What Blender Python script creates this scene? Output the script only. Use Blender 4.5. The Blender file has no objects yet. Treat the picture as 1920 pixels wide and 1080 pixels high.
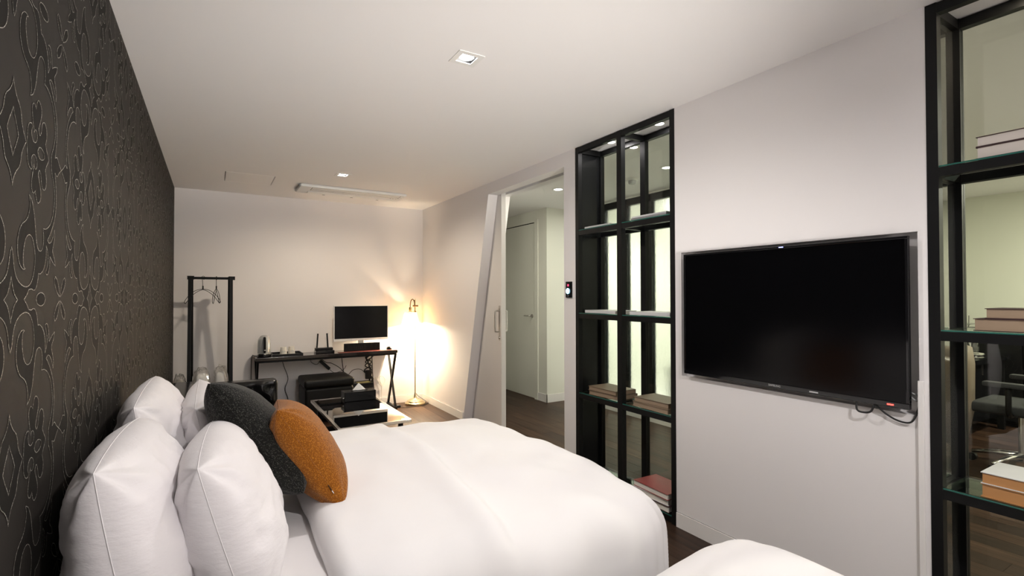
import bpy, bmesh, math, random
from mathutils import Vector, Matrix, noise
SC = bpy.context.scene
COL = SC.collection
random.seed(7)
PI = math.pi

# ------------------------------------------------------------------ camera
YAW, PITCH, ROLL = math.radians(30.985), math.radians(0.799), math.radians(-0.087)
CAM = Vector((0.3344, 0.0, 1.3491))
_F = Vector((math.sin(YAW)*math.cos(PITCH), math.cos(YAW)*math.cos(PITCH), math.sin(PITCH)))
_R0 = Vector((math.cos(YAW), -math.sin(YAW), 0)); _U0 = _R0.cross(_F)
_R = _R0*math.cos(ROLL)+_U0*math.sin(ROLL); _U = _U0*math.cos(ROLL)-_R0*math.sin(ROLL)
cd = bpy.data.cameras.new('camera'); cam = bpy.data.objects.new('camera', cd); COL.objects.link(cam)
M4 = Matrix((_R, _U, -_F)).transposed().to_4x4(); M4.translation = CAM
cam.matrix_world = M4
cd.sensor_width = 36.0; cd.sensor_fit = 'HORIZONTAL'; cd.lens = 936.89/1920*36.0
cd.clip_start = 0.02
SC.camera = cam

# ------------------------------------------------------------------ world, exposure
w = bpy.data.worlds.new('world'); SC.world = w; w.use_nodes = True
w.node_tree.nodes['Background'].inputs[0].default_value = (0.02, 0.02, 0.022, 1)
w.node_tree.nodes['Background'].inputs[1].default_value = 0.2
vs = SC.view_settings
vs.view_transform = 'Standard'; vs.look = 'None'; vs.gamma = 1.0; vs.use_curve_mapping = False
vs.exposure = 0.32

# light strengths (watts), used by the fixtures further down
LIGHT = dict(room=39.0, back=64.0, rear_added=115.0, bay=1.6, lamp=78.0, fill_wash=345.0, hall=12.0, study=66.0, bath=55.0)
NEUTRAL = (1.0, 0.958, 0.94)
FILL_COL = (1.0, 0.945, 0.885)
WARM = (1.0, 0.80, 0.55)

# ------------------------------------------------------------------ dimensions
H = 2.45            # ceiling
W = 2.665           # room face of the partition wall
WT = 0.25           # its thickness
XO = W+WT           # hall face
D = 6.12            # back wall
Y0 = -1.05          # wall behind the camera
XH = 3.94           # hall wall with the white door
XP = 4.40           # frosted glass partition
XS = 7.75           # far wall of the study

# ------------------------------------------------------------------ materials
MATS = {}
def mat(name, col, rough=0.5, metal=0.0, spec=0.5, emit=None, es=0.0, coat=0.0, sheen=0.0):
    m = bpy.data.materials.new(name); m.use_nodes = True
    b = m.node_tree.nodes['Principled BSDF']
    b.inputs['Base Color'].default_value = (*col, 1)
    b.inputs['Roughness'].default_value = rough
    b.inputs['Metallic'].default_value = metal
    b.inputs['Specular IOR Level'].default_value = spec
    b.inputs['Coat Weight'].default_value = coat
    b.inputs['Sheen Weight'].default_value = sheen
    if emit:
        b.inputs['Emission Color'].default_value = (*emit, 1); b.inputs['Emission Strength'].default_value = es
    MATS[name] = m
    return m
def nd(m, t, **kw):
    n = m.node_tree.nodes.new(t)
    for k, v in kw.items(): setattr(n, k, v)
    return n
def lk(m, a, b): m.node_tree.links.new(a, b)
def bsdf(m): return m.node_tree.nodes['Principled BSDF']
def noise_tex(m, scale, detail=3.0, rough=0.5, coord='Object', vscale=None):
    tc = nd(m, 'ShaderNodeTexCoord'); n = nd(m, 'ShaderNodeTexNoise')
    n.inputs['Scale'].default_value = scale; n.inputs['Detail'].default_value = detail; n.inputs['Roughness'].default_value = rough
    if vscale:
        mp = nd(m, 'ShaderNodeMapping'); mp.inputs['Scale'].default_value = vscale
        lk(m, tc.outputs[coord], mp.inputs[0]); lk(m, mp.outputs[0], n.inputs[0])
    else: lk(m, tc.outputs[coord], n.inputs[0])
    return n
def ramp(m, src, stops):
    r = nd(m, 'ShaderNodeValToRGB'); e = r.color_ramp.elements
    while len(e) < len(stops): e.new(0.5)
    for i, (p, c) in enumerate(stops): e[i].position = p; e[i].color = (*c, 1)
    lk(m, src, r.inputs[0]); return r
def bump(m, src, strength, dist=0.002):
    b = nd(m, 'ShaderNodeBump'); b.inputs['Strength'].default_value = strength; b.inputs['Distance'].default_value = dist
    lk(m, src, b.inputs['Height']); lk(m, b.outputs[0], bsdf(m).inputs['Normal']); return b

def paint(name, col, rough=0.55):
    m = mat(name, col, rough, spec=0.35); n = noise_tex(m, 260, 3); bump(m, n.outputs[0], 0.06, 0.001); return m
paint('wall_paint', (0.86, 0.835, 0.83)); paint('ceiling_paint', (0.89, 0.875, 0.865), 0.65); paint('hall_paint', (0.80, 0.80, 0.72))
paint('study_paint', (0.78, 0.79, 0.69)); paint('trim_paint', (0.84, 0.82, 0.80), 0.4); paint('door_paint', (0.78, 0.75, 0.72), 0.35)
paint('niche_paint', (0.80, 0.78, 0.78), 0.5); mat('white_plastic', (0.82, 0.82, 0.80), 0.35); mat('grey_plastic', (0.35, 0.35, 0.35), 0.45)
mat('black_plastic', (0.007, 0.007, 0.0075), 0.4, spec=0.25); mat('gloss_black', (0.006, 0.006, 0.007), 0.06); mat('screen', (0.0015, 0.0015, 0.002), 0.16, spec=0.2)
m = mat('screen_panel', (0.003, 0.003, 0.004), 0.2, spec=0.3)
m = mat('black_steel', (0.006, 0.0062, 0.0065), 0.42, spec=0.22); n = noise_tex(m, 300, 2); bump(m, n.outputs[0], 0.08, 0.0006)
mat('side_panel', (0.007, 0.0075, 0.008), 0.25, spec=0.3); mat('side_mirror', (0.30, 0.30, 0.29), 0.05, 0.9); mat('chrome', (0.75, 0.74, 0.72), 0.18, 1.0); mat('brushed_steel', (0.62, 0.60, 0.57), 0.32, 1.0)
mat('antique_brass', (0.62, 0.52, 0.33), 0.25, 1.0); mat('bronze', (0.16, 0.10, 0.05), 0.35, 1.0); mat('rubber', (0.01, 0.01, 0.01), 0.6)
mat('gap_black', (0.004, 0.004, 0.004), 0.9, spec=0.1); mat('paper', (0.80, 0.77, 0.70), 0.8); mat('tissue', (0.88, 0.88, 0.88), 0.9)
mat('kettle_white', (0.62, 0.64, 0.63), 0.25, 0.35); mat('sachet', (0.75, 0.62, 0.18), 0.5); mat('clear_cord', (0.72, 0.70, 0.62), 0.4)
mat('lettering', (0.55, 0.55, 0.55), 0.4); mat('red_led', (0.3, 0, 0), 0.4, emit=(1, 0.04, 0.03), es=6); mat('blue_led', (0, 0, 0.3), 0.4, emit=(0.25, 0.3, 1), es=8)
mat('cyan_led', (0.2, 0.5, 0.6), 0.4, emit=(0.35, 0.75, 1), es=3.5); mat('red_digit', (0.3, 0, 0.05), 0.4, emit=(1, 0.06, 0.14), es=4)
mat('lamp_disc', (1, 1, 1), 0.4, emit=(1, 0.97, 0.93), es=30); mat('lamp_disc_soft', (1, 1, 1), 0.4, emit=(1, 0.96, 0.88), es=14); mat('bulb', (1, 1, 1), 0.4, emit=(1, 0.82, 0.55), es=25)
mat('dark_wood_top', (0.014, 0.009, 0.008), 0.14, coat=0.3); mat('red_mat', (0.10, 0.014, 0.010), 0.5); mat('yellow_top', (0.30, 0.26, 0.10), 0.5)
mat('navy_cushion', (0.02, 0.02, 0.02), 0.6); mat('vanity', (0.05, 0.07, 0.055), 0.4)

# white cotton
m = mat('cotton', (0.86, 0.845, 0.85), 0.75, spec=0.15, sheen=0.15)
n = noise_tex(m, 900, 2, vscale=(1, 1, 1)); n2 = noise_tex(m, 9, 4)
mx = nd(m, 'ShaderNodeMath', operation='MULTIPLY_ADD'); mx.inputs[1].default_value = 4.0
lk(m, n2.outputs[0], mx.inputs[0]); lk(m, n.outputs[0], mx.inputs[2]); bump(m, mx.outputs[0], 0.25, 0.0015)
m = mat('pillow_cotton', (0.83, 0.80, 0.815), 0.75, spec=0.15, sheen=0.15)
n2 = noise_tex(m, 12, 5, 0.55, vscale=(1, 1.0, 2.5)); bump(m, n2.outputs[0], 0.35, 0.010)
m = mat('sheet_cotton', (0.80, 0.775, 0.775), 0.8, spec=0.1)
n2 = noise_tex(m, 10, 4); bump(m, n2.outputs[0], 0.15, 0.006)
m = mat('mattress_cloth', (0.75, 0.74, 0.73), 0.85, spec=0.1)

def weave(name, c0, c1, c2, scale):
    m = mat(name, c1, 0.9, spec=0.1, sheen=0.2)
    tc = nd(m, 'ShaderNodeTexCoord'); v = nd(m, 'ShaderNodeTexVoronoi'); v.inputs['Scale'].default_value = scale
    lk(m, tc.outputs['Object'], v.inputs[0])
    n = noise_tex(m, scale*0.5, 4, 0.7)
    ad = nd(m, 'ShaderNodeMath', operation='ADD'); lk(m, v.outputs['Distance'], ad.inputs[0]); lk(m, n.outputs[0], ad.inputs[1])
    r = ramp(m, ad.outputs[0], [(0.52, c2), (0.80, c1), (1.0, c0)])
    lk(m, r.outputs[0], bsdf(m).inputs['Base Color']); bump(m, v.outputs['Distance'], 0.7, 0.003).invert = True
    return m
weave('charcoal_weave', (0.010, 0.010, 0.009), (0.021, 0.021, 0.018), (0.14, 0.14, 0.12), 230)
weave('orange_weave', (0.26, 0.085, 0.008), (0.42, 0.150, 0.015), (0.54, 0.215, 0.03), 240)

# black leather
m = mat('leather', (0.006, 0.006, 0.0065), 0.2, spec=0.36)
tc = nd(m, 'ShaderNodeTexCoord'); v = nd(m, 'ShaderNodeTexVoronoi'); v.inputs['Scale'].default_value = 180; lk(m, tc.outputs['Object'], v.inputs[0]); bump(m, v.outputs['Distance'], 0.15, 0.001)
m = mat('leather_dull', (0.007, 0.007, 0.0065), 0.5, spec=0.22); 
m = mat('brown_leather', (0.20, 0.15, 0.10), 0.4); n = noise_tex(m, 14, 4); bump(m, n.outputs[0], 0.3, 0.008)
m = mat('mesh_grey', (0.030, 0.032, 0.036), 0.6)

# wallpaper
m = mat('wallpaper_ground', (0.027, 0.0238, 0.0213), 0.6, spec=0.10)
n = noise_tex(m, 700, 3, 0.6, vscale=(1, 1, 0.15)); bump(m, n.outputs[0], 0.12, 0.0006)
m = mat('wallpaper_motif', (0.0165, 0.0152, 0.0138), 0.7, spec=0.08)
m = mat('wallpaper_glitter', (0.30, 0.28, 0.24), 0.4)
n = noise_tex(m, 420, 1.0, 0.5); r = ramp(m, n.outputs[0], [(0.40, (0.10, 0.09, 0.075)), (0.52, (0.34, 0.32, 0.27)), (0.62, (0.80, 0.78, 0.70))]); lk(m, r.outputs[0], bsdf(m).inputs['Base Color'])

# floor planks: dark brown wood, a different tone for every plank
m = mat('plank_wood', (0.05, 0.03, 0.022), 0.42, spec=0.2)
oi = nd(m, 'ShaderNodeObjectInfo'); tc = nd(m, 'ShaderNodeTexCoord')
va = nd(m, 'ShaderNodeVectorMath', operation='ADD'); lk(m, tc.outputs['Object'], va.inputs[0]); lk(m, oi.outputs['Location'], va.inputs[1])
mp = nd(m, 'ShaderNodeMapping'); mp.inputs['Scale'].default_value = (38, 2.2, 1); lk(m, va.outputs[0], mp.inputs[0])
n = nd(m, 'ShaderNodeTexNoise'); n.inputs['Scale'].default_value = 1.0; n.inputs['Detail'].default_value = 5; lk(m, mp.outputs[0], n.inputs[0])
r = ramp(m, n.outputs[0], [(0.3, (0.022, 0.012, 0.008)), (0.55, (0.052, 0.030, 0.020)), (0.8, (0.095, 0.060, 0.041))])
r2 = ramp(m, oi.outputs['Random'], [(0.0, (0.55, 0.50, 0.47)), (1.0, (1.35, 1.25, 1.15))])
mm = nd(m, 'ShaderNodeMixRGB', blend_type='MULTIPLY'); mm.inputs[0].default_value = 1; lk(m, r.outputs[0], mm.inputs[1]); lk(m, r2.outputs[0], mm.inputs[2])
lk(m, mm.outputs[0], bsdf(m).inputs['Base Color']); bump(m, n.outputs[0], 0.12, 0.001)

def glass(name, tint, refl=1.0, rough=0.0):
    m = bpy.data.materials.new(name); m.use_nodes = True; nt = m.node_tree; nt.nodes.clear()
    o = nd(m, 'ShaderNodeOutputMaterial'); t = nd(m, 'ShaderNodeBsdfTransparent'); g = nd(m, 'ShaderNodeBsdfGlossy'); x = nd(m, 'ShaderNodeMixShader'); f = nd(m, 'ShaderNodeLayerWeight'); f.inputs[0].default_value = 0.5
    t.inputs[0].default_value = (*tint, 1); g.inputs['Roughness'].default_value = rough
    pw = nd(m, 'ShaderNodeMath', operation='POWER'); pw.inputs[1].default_value = 5.0; sc_ = nd(m, 'ShaderNodeMath', operation='MULTIPLY_ADD'); sc_.inputs[1].default_value = 0.96; sc_.inputs[2].default_value = 0.04
    lk(m, f.outputs['Facing'], pw.inputs[0]); lk(m, pw.outputs[0], sc_.inputs[0])
    k = nd(m, 'ShaderNodeMath', operation='MULTIPLY'); k.inputs[1].default_value = refl
    lk(m, sc_.outputs[0], k.inputs[0]); k.use_clamp = True; lk(m, k.outputs[0], x.inputs[0]); lk(m, t.outputs[0], x.inputs[1]); lk(m, g.outputs[0], x.inputs[2]); lk(m, x.outputs[0], o.inputs[0])
    MATS[name] = m; return m
glass('pane_glass', (0.93, 0.95, 0.92)); glass('shelf_glass', (0.80, 0.90, 0.86)); glass('smoked_glass', (0.10, 0.10, 0.10), 1.6); glass('clear_wrap', (0.93, 0.925, 0.91), 2.2, 0.06); glass('goblet_glass', (0.90, 0.90, 0.90), 2.2, 0.02)
mat('glass_edge', (0.03, 0.13, 0.105), 0.12)
# rain glass: rough, rippled, lets the lit room behind glow through
m = mat('rain_glass', (0.95, 0.98, 0.93), 0.38); bsdf(m).inputs['Transmission Weight'].default_value = 1.0; bsdf(m).inputs['IOR'].default_value = 1.3
n = noise_tex(m, 45, 2, 0.6, vscale=(1, 1, 0.5)); bump(m, n.outputs[0], 0.6, 0.01)
# fabric shade of the lamp
m = mat('shade_cloth', (0.80, 0.62, 0.36), 0.85); bsdf(m).inputs['Transmission Weight'].default_value = 0.0
tr = nd(m, 'ShaderNodeBsdfTranslucent'); tr.inputs[0].default_value = (0.85, 0.60, 0.28, 1); mx = nd(m, 'ShaderNodeMixShader'); mx.inputs[0].default_value = 0.30
lk(m, bsdf(m).outputs[0], mx.inputs[1]); lk(m, tr.outputs[0], mx.inputs[2]); lk(m, mx.outputs[0], m.node_tree.nodes['Material Output'].inputs[0])
for nm, c in dict(book_white=(0.62, 0.62, 0.62), book_grey=(0.30, 0.30, 0.31), book_brown=(0.16, 0.115, 0.075), book_tan=(0.30, 0.22, 0.15), book_red=(0.27, 0.035, 0.035), book_dark=(0.05, 0.022, 0.022), book_orange=(0.45, 0.22, 0.08), book_cream=(0.62, 0.57, 0.52)).items(): mat(nm, c, 0.45)

# ------------------------------------------------------------------ helpers
def new(): return bmesh.new()
def bx(bm, x0, x1, y0, y1, z0, z1, bev=0.0, seg=2):
    r = bmesh.ops.create_cube(bm, size=1.0); vs_ = r['verts']
    for v in vs_:
        v.co = Vector((x0+(v.co.x+.5)*(x1-x0), y0+(v.co.y+.5)*(y1-y0), z0+(v.co.z+.5)*(z1-z0)))
    if bev > 0:
        es = list({e for v in vs_ for e in v.link_edges})
        bmesh.ops.bevel(bm, geom=es, offset=bev, segments=seg, affect='EDGES', profile=0.6)
    return bm
def tube(bm, pts, r, n=8, closed=False, radii=None):
    pts = [Vector(p) for p in pts]; N = len(pts); rings = []
    prev = None
    for i, p in enumerate(pts):
        if closed: t = pts[(i+1) % N]-pts[i-1]
        else: t = pts[min(i+1, N-1)]-pts[max(i-1, 0)]
        t.normalize()
        if prev is None:
            a = Vector((0, 0, 1)) if abs(t.z) < 0.9 else Vector((1, 0, 0)); u = t.cross(a).normalized()
        else: u = (prev-t*prev.dot(t)).normalized()
        prev = u; v = t.cross(u); rr = radii[i] if radii else r
        rings.append([bm.verts.new(p+u*rr*math.cos(2*PI*k/n)+v*rr*math.sin(2*PI*k/n)) for k in range(n)])
    for i in range(N if closed else N-1):
        a, b = rings[i], rings[(i+1) % N]
        for k in range(n): bm.faces.new((a[k], a[(k+1) % n], b[(k+1) % n], b[k]))
    if not closed:
        bm.faces.new(rings[0][::-1]); bm.faces.new(rings[-1])
    return bm
def smooth_path(pts, k=6):
    P = [Vector(p) for p in pts]; out = []
    for i in range(len(P)-1):
        p0, p1, p2, p3 = P[max(i-1, 0)], P[i], P[i+1], P[min(i+2, len(P)-1)]
        for j in range(k):
            t = j/k
            out.append(0.5*((2*p1)+(p2-p0)*t+(2*p0-5*p1+4*p2-p3)*t*t+(3*p1-p0-3*p2+p3)*t**3))
    out.append(P[-1]); return out
def lathe(bm, prof, c=(0, 0, 0), n=24, axis='z'):
    rings = []; c = Vector(c)
    for r, z in prof:
        if r < 1e-6: rings.append([bm.verts.new(c+Vector((0, 0, z)))])
        else: rings.append([bm.verts.new(c+Vector((r*math.cos(2*PI*k/n), r*math.sin(2*PI*k/n), z))) for k in range(n)])
    for a, b in zip(rings, rings[1:]):
        for k in range(n):
            q = (k+1) % n
            if len(a) == 1 and len(b) == 1: continue
            if len(a) == 1: bm.faces.new((a[0], b[q], b[k]))
            elif len(b) == 1: bm.faces.new((a[k], a[q], b[0]))
            else: bm.faces.new((a[k], a[q], b[q], b[k]))
    return bm
def prism(bm, poly, x0, x1):            # polygon in (y, z) pulled along x
    a = [bm.verts.new((x0, y, z)) for y, z in poly]; b = [bm.verts.new((x1, y, z)) for y, z in poly]
    bm.faces.new(a); bm.faces.new(b[::-1]); n = len(poly)
    for i in range(n): bm.faces.new((a[i], b[i], b[(i+1) % n], a[(i+1) % n]))
    return bm
def bar(bm, p, q, wx, wy, up=(0, 0, 1)):   # square bar from p to q
    p, q = Vector(p), Vector(q); t = (q-p).normalized(); u = Vector(up)
    if abs(t.dot(u)) > 0.99: u = Vector((1, 0, 0))
    a = t.cross(u).normalized(); b = a.cross(t)
    R = [[bm.verts.new(e+a*sx*wx/2+b*sy*wy/2) for sx, sy in ((-1, -1), (1, -1), (1, 1), (-1, 1))] for e in (p, q)]
    bm.faces.new(R[0][::-1]); bm.faces.new(R[1])
    for k in range(4): bm.faces.new((R[0][k], R[0][(k+1) % 4], R[1][(k+1) % 4], R[1][k]))
    return bm
def world_of(o):
    b = Matrix.LocRotScale(o.location, o.rotation_euler, o.scale)
    return world_of(o.parent) @ o.matrix_parent_inverse @ b if o.parent else b
def obj(name, bm, m, parent=None, smooth=False, sub=0, loc=None, label=None):
    bmesh.ops.recalc_face_normals(bm, faces=bm.faces[:])
    me = bpy.data.meshes.new(name); bm.to_mesh(me); bm.free()
    if m: me.materials.append(MATS[m])
    if smooth:
        for p in me.polygons: p.use_smooth = True
        if smooth == 'auto': me.set_sharp_from_angle(angle=math.radians(40))
    o = bpy.data.objects.new(name, me); COL.objects.link(o)
    if loc: o.location = loc
    if parent:
        o.parent = parent
        pm = world_of(parent)
        if not loc: o.matrix_parent_inverse = pm.inverted()
    if sub:
        s = o.modifiers.new('sub', 'SUBSURF'); s.levels = sub; s.render_levels = sub
    if label: o['label'] = label
    return o
def tag(o, label, cat, group=None):
    o['label'] = label; o['category'] = cat
    if group: o['group'] = group
    return o
def thing(name, label, cat, loc=(0, 0, 0), group=None):
    o = bpy.data.objects.new(name, None); COL.objects.link(o); o.location = loc; o.empty_display_size = 0.05
    return tag(o, label, cat, group)
def struct(name, bm, m, parent=None, smooth=False):
    o = obj(name, bm, m, parent, smooth)
    if not parent: o['kind'] = 'structure'
    return o
def child(parent, name, m, f, *a, smooth=False, sub=0, label=None, **k):   # part from one helper call
    bm = new(); f(bm, *a, **k); return obj(name, bm, m, parent, smooth, sub, label=label)
def spot(name, loc, watts, col, angle, blend, radius, parent, target=None):
    l = bpy.data.lights.new(name, 'SPOT'); l.energy = watts; l.color = col; l.spot_size = math.radians(angle); l.spot_blend = blend; l.shadow_soft_size = radius
    o = bpy.data.objects.new(name, l); COL.objects.link(o); o.parent = parent; o.location = Vector(loc)-parent.location
    return o
def area(name, loc, watts, col, size, parent, shape='DISK', spread=180, size_y=None):
    l = bpy.data.lights.new(name, 'AREA'); l.energy = watts; l.color = col; l.shape = shape; l.size = size; l.spread = math.radians(spread)
    if size_y: l.size_y = size_y
    o = bpy.data.objects.new(name, l); COL.objects.link(o); o.parent = parent; o.location = Vector(loc)-parent.location
    return o
def text_mesh(name, s, size, m, parent, M, extrude=0.0004):
    c = bpy.data.curves.new(name, 'FONT'); c.body = s; c.size = size; c.extrude = extrude; c.align_x = 'CENTER'; c.align_y = 'CENTER'
    t = bpy.data.objects.new(name+'_c', c); COL.objects.link(t); dg = bpy.context.evaluated_depsgraph_get()
    me = bpy.data.meshes.new_from_object(t.evaluated_get(dg)); bpy.data.objects.remove(t); me.transform(M); me.materials.clear(); me.materials.append(MATS[m])
    o = bpy.data.objects.new(name, me); COL.objects.link(o); o.parent = parent
    o.matrix_parent_inverse = Matrix.Translation(parent.location).inverted()
    return o
# ================================================================== THE ROOM
def slab_holes(bm, x0, x1, y0, y1, z0, z1, holes):
    xs = sorted({x0, x1, *[h[0] for h in holes], *[h[1] for h in holes]}); ys = sorted({y0, y1, *[h[2] for h in holes], *[h[3] for h in holes]})
    for xa, xb in zip(xs, xs[1:]):
        for ya, yb in zip(ys, ys[1:]):
            cx, cy = (xa+xb)/2, (ya+yb)/2
            if not any(h[0] < cx < h[1] and h[2] < cy < h[3] for h in holes): bx(bm, xa, xb, ya, yb, z0, z1)
    return bm
DL = [(1.345, 2.09), (1.356, 4.704), (1.345, -0.52)]     # recessed square downlights; the last is added, out of view
dh = 0.05
# floor: slab and single planks running along the room
fl = struct('floor', bx(new(), -0.1, XS+0.1, Y0-0.1, 7.1, -0.10, -0.012), 'gap_black')
pm_cache = {}
def plank(x0, x1, y0, y1):
    k = (round(x1-x0, 3), round(y1-y0, 3))
    if k not in pm_cache:
        bm = bx(new(), -k[0]/2+.0008, k[0]/2-.0008, -k[1]/2+.0008, k[1]/2-.0008, -0.012, 0.0)
        me = bpy.data.meshes.new('plank'); bm.to_mesh(me); bm.free(); me.materials.append(MATS['plank_wood']); pm_cache[k] = me
    o = bpy.data.objects.new('plank', pm_cache[k]); COL.objects.link(o); o.parent = fl; o.location = ((x0+x1)/2, (y0+y1)/2, 0)
PW, PL = 0.14, 1.24
for i in range(32):
    y = Y0-[0, .45, .9, .2, .7][i % 5]*PL
    while y < 6.9:
        a, b = max(y, Y0), min(y+PL, 6.9)
        if b-a > .02: plank(i*PW, (i+1)*PW, a, b)
        y += PL
for i in range(23):
    y = Y0-[0, .5, .2, .75][i % 4]*PL
    while y < 2.6:
        a, b = max(y, Y0), min(y+PL, 2.6)
        if b-a > .02: plank(4.48+i*PW, min(4.48+(i+1)*PW, XS), a, b)
        y += PL
struct('floor_tiles', bx(new(), 4.48, 6.3, 2.72, 5.15, -0.012, 0.0), 'trim_paint')

# ceiling with real recesses for the square downlights and a groove round the service hatch
holes = [(x-dh, x+dh, y-dh, y+dh) for x, y in DL]
hx0, hx1, hy0, hy1 = 0.436, 0.828, 5.10, 5.52
g = 0.007
holes += [(hx0-g, hx0, hy0-g, hy1+g), (hx1, hx1+g, hy0-g, hy1+g), (hx0, hx1, hy0-g, hy0), (hx0, hx1, hy1, hy1+g)]
ce = struct('ceiling', slab_holes(new(), -0.1, XO, Y0-0.1, 6.9, H, H+0.08, holes), 'ceiling_paint')
child(ce, 'hatch_backing', 'gap_black', bx, hx0-.03, hx1+.03, hy0-.03, hy1+.03, H+0.081, H+0.09)
bm = new(); bx(bm, XO, XS+0.1, Y0-0.1, 6.9, H, H+0.08); struct('ceiling_hall', bm, 'ceiling_paint')

# walls
wl = struct('wall_left', bx(new(), -0.12, 0.0, Y0-0.1, D+0.1, 0, H), 'wallpaper_ground')
struct('wall_back', bx(new(), -0.12, W, D, D+0.12, 0, H), 'wall_paint')
struct('wall_front', bx(new(), -0.12, XS+.1, Y0-0.12, Y0, 0, H), 'wall_paint')
# partition wall between bedroom and hall: piers, TV pier with its niche, slanted pocket-door jamb
NY0, NY1, NZ0, NZ1 = 0.844, 1.976, 0.882, 1.592
bm = new()
bx(bm, W, XO, Y0, -0.125, 0, H)
bx(bm, W, XO, 0.812, NY0, 0, H); bx(bm, W, XO, NY1, 2.02, 0, H)
bx(bm, W, XO, NY0, NY1, 0, NZ0); bx(bm, W, XO, NY0, NY1, NZ1, H)
bx(bm, W, XO, 2.955, 3.10, 0, H)
SL0, SL1 = 4.906, 4.332      # door-side edge of the wall at the floor and at the door head
poly = [(SL0, 0), (6.9, 0), (6.9, H), (3.10, H), (3.10, 2.342), (SL1, 2.342)]
prism(bm, poly, W, W+0.105); prism(bm, poly, W+0.160, XO)
struct('wall_right', bm, 'wall_paint')
bm = bx(new(), W+0.040, XO-0.05, NY0+0.0005, NY1-0.0005, NZ0+0.0005, NZ1-0.0005); struct('wall_niche', bm, 'niche_paint')
struct('trim_1', bx(new(), W+0.106, W+0.159, 3.10, 6.2, 2.395, H), 'gap_black')           # sliding track in the door head
# baseboards; a grey strip on top is drawn as the groove's shade
def baseboard(name, *b):
    bm = new(); bx(bm, *b); struct(name, bm, 'trim_paint')
bh = 0.084
baseboard('baseboard_back', 0.0, W, D-0.008, D, 0, bh)
baseboard('baseboard_right', W-0.006, W, SL0+0.004, D-0.008, 0, bh)
bm = new(); bx(bm, W-0.006, W, 0.812, 2.018, 0, bh); struct('baseboard_television', bm, 'trim_paint')
struct('groove_shade_2', bx(new(), W-0.002, W, 0.812, 2.018, bh, bh+0.004), 'grey_plastic')  # groove shade put in as grey strips, here and on the next walls
struct('groove_shade_3', bx(new(), 0, W, D-0.002, D, bh, bh+0.004), 'grey_plastic')
struct('groove_shade_4', bx(new(), W-0.002, W, SL0+0.004, D-0.008, bh, bh+0.004), 'grey_plastic')
struct('trim_5', bx(new(), W-0.014, W, 0.8265, 0.8455, 0, 1.018, 0.002), 'trim_paint')  # cable raceway beside the television

# sliding pocket door
d1 = struct('door_1', bx(new(), W+0.108, W+0.157, 4.262, 5.20, 0.008, 2.392), 'door_paint')
def pull(xp, s):
    bm = new(); pts = smooth_path([(xp, 4.315, 0.985), (xp+s*.03, 4.315, .988), (xp+s*.042, 4.315, 1.01), (xp+s*.042, 4.315, 1.17), (xp+s*.03, 4.315, 1.192), (xp, 4.315, 1.195)], 5); tube(bm, pts, 0.008, 10)
    return bm
h1 = obj('pull_handle', pull(W+.108, -1), 'brushed_steel', d1, 'auto'); obj('pull_handle', pull(W+.157, 1), 'brushed_steel', d1, 'auto')
bm = new(); bx(bm, W+.1055, W+.108, 4.285, 4.318, 0.90, 1.245); obj('lock_plate', bm, 'brushed_steel', d1)
bm = new(); tube(bm, [(W+.1015, 4.30, .925), (W+.106, 4.30, .925)], .012, 14); obj('keyhole', bm, 'chrome', d1, 'auto')

# hall beyond: wall block with a flush white door
bm = new(); bx(bm, XH, XP+.3, 5.155, 5.42, 0, H); bx(bm, XH, XP+.3, 5.42, 6.25, 2.30, H); bx(bm, XH, XP+.3, 6.25, 6.9, 0, H); bx(bm, XO, XP+.3, 6.9, 7.0, 0, H); bx(bm, XH+.06, XP+.3, 5.42, 6.25, 0, 2.30)
struct('wall_hall', bm, 'hall_paint')
d2 = struct('door_2', bx(new(), XH+.004, XH+.05, 5.423, 6.247, 0.006, 2.288), 'hall_paint')
child(d2, 'door_gap', 'gap_black', bx, XH+.01, XH+.058, 5.421, 6.249, 2.288, 2.2995)
child(d2, 'rose', 'brushed_steel', tube, [(XH-.006, 5.49, 1.075), (XH+.004, 5.49, 1.075)], .025, 18, smooth='auto')
child(d2, 'lever', 'brushed_steel', tube, smooth_path([(XH, 5.49, 1.075), (XH-.045, 5.49, 1.075), (XH-.05, 5.51, 1.075), (XH-.05, 5.61, 1.075)], 4), .009, 10, smooth='auto')
struct('trim_6', bx(new(), XH-.012, XH, 5.345, 5.42, 0, 2.33), 'hall_paint')
baseboard('baseboard_hall', XH-.008, XH, 5.147, 5.345, 0, 0.10); baseboard('baseboard_hall_side', XH-.008, XP-.03, 5.147, 5.155, 0, 0.10)

# frosted glass partition in a black frame (x = XP) and the lit bathroom behind
bm = new()
ms = [(5.09, 5.155), (4.56, 4.67), (4.185, 4.295), (3.815, 3.925), (3.44, 3.55), (3.07, 3.18), (2.62, 2.80)]
for a, b in ms: bx(bm, XP-.03, XP+.03, a, b, 0.05, 2.44)
bx(bm, XP-.03, XP+.03, 2.62, 5.155, 2.36, 2.435)
w1 = struct('window_1', bm, 'black_steel')
for (a0, a1), (b0, b1) in zip(ms, ms[1:]): child(w1, 'pane', 'rain_glass', bx, XP-.004, XP+.004, b1, a0, 0.05, 2.36)
child(w1, 'sill', 'white_plastic', bx, XP-.06, XP+.04, 2.62, 5.155, 0.0, 0.05)
child(w1, 'head_trim', 'white_plastic', bx, XP-.04, XP+.04, 2.62, 5.155, 2.435, H)
bm = new(); bx(bm, XP+.3, 6.3, 5.155, 5.25, 0, H); bx(bm, 6.3, 6.4, 2.6, 5.25, 0, H); bx(bm, 4.5, XS, 2.60, 2.72, 0, H); bx(bm, XP, 4.50, 2.0, 2.72, 0, H)
bx(bm, XO, XP, 2.0, 2.10, 0, H)
struct('wall_bathroom', bm, 'hall_paint')
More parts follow.
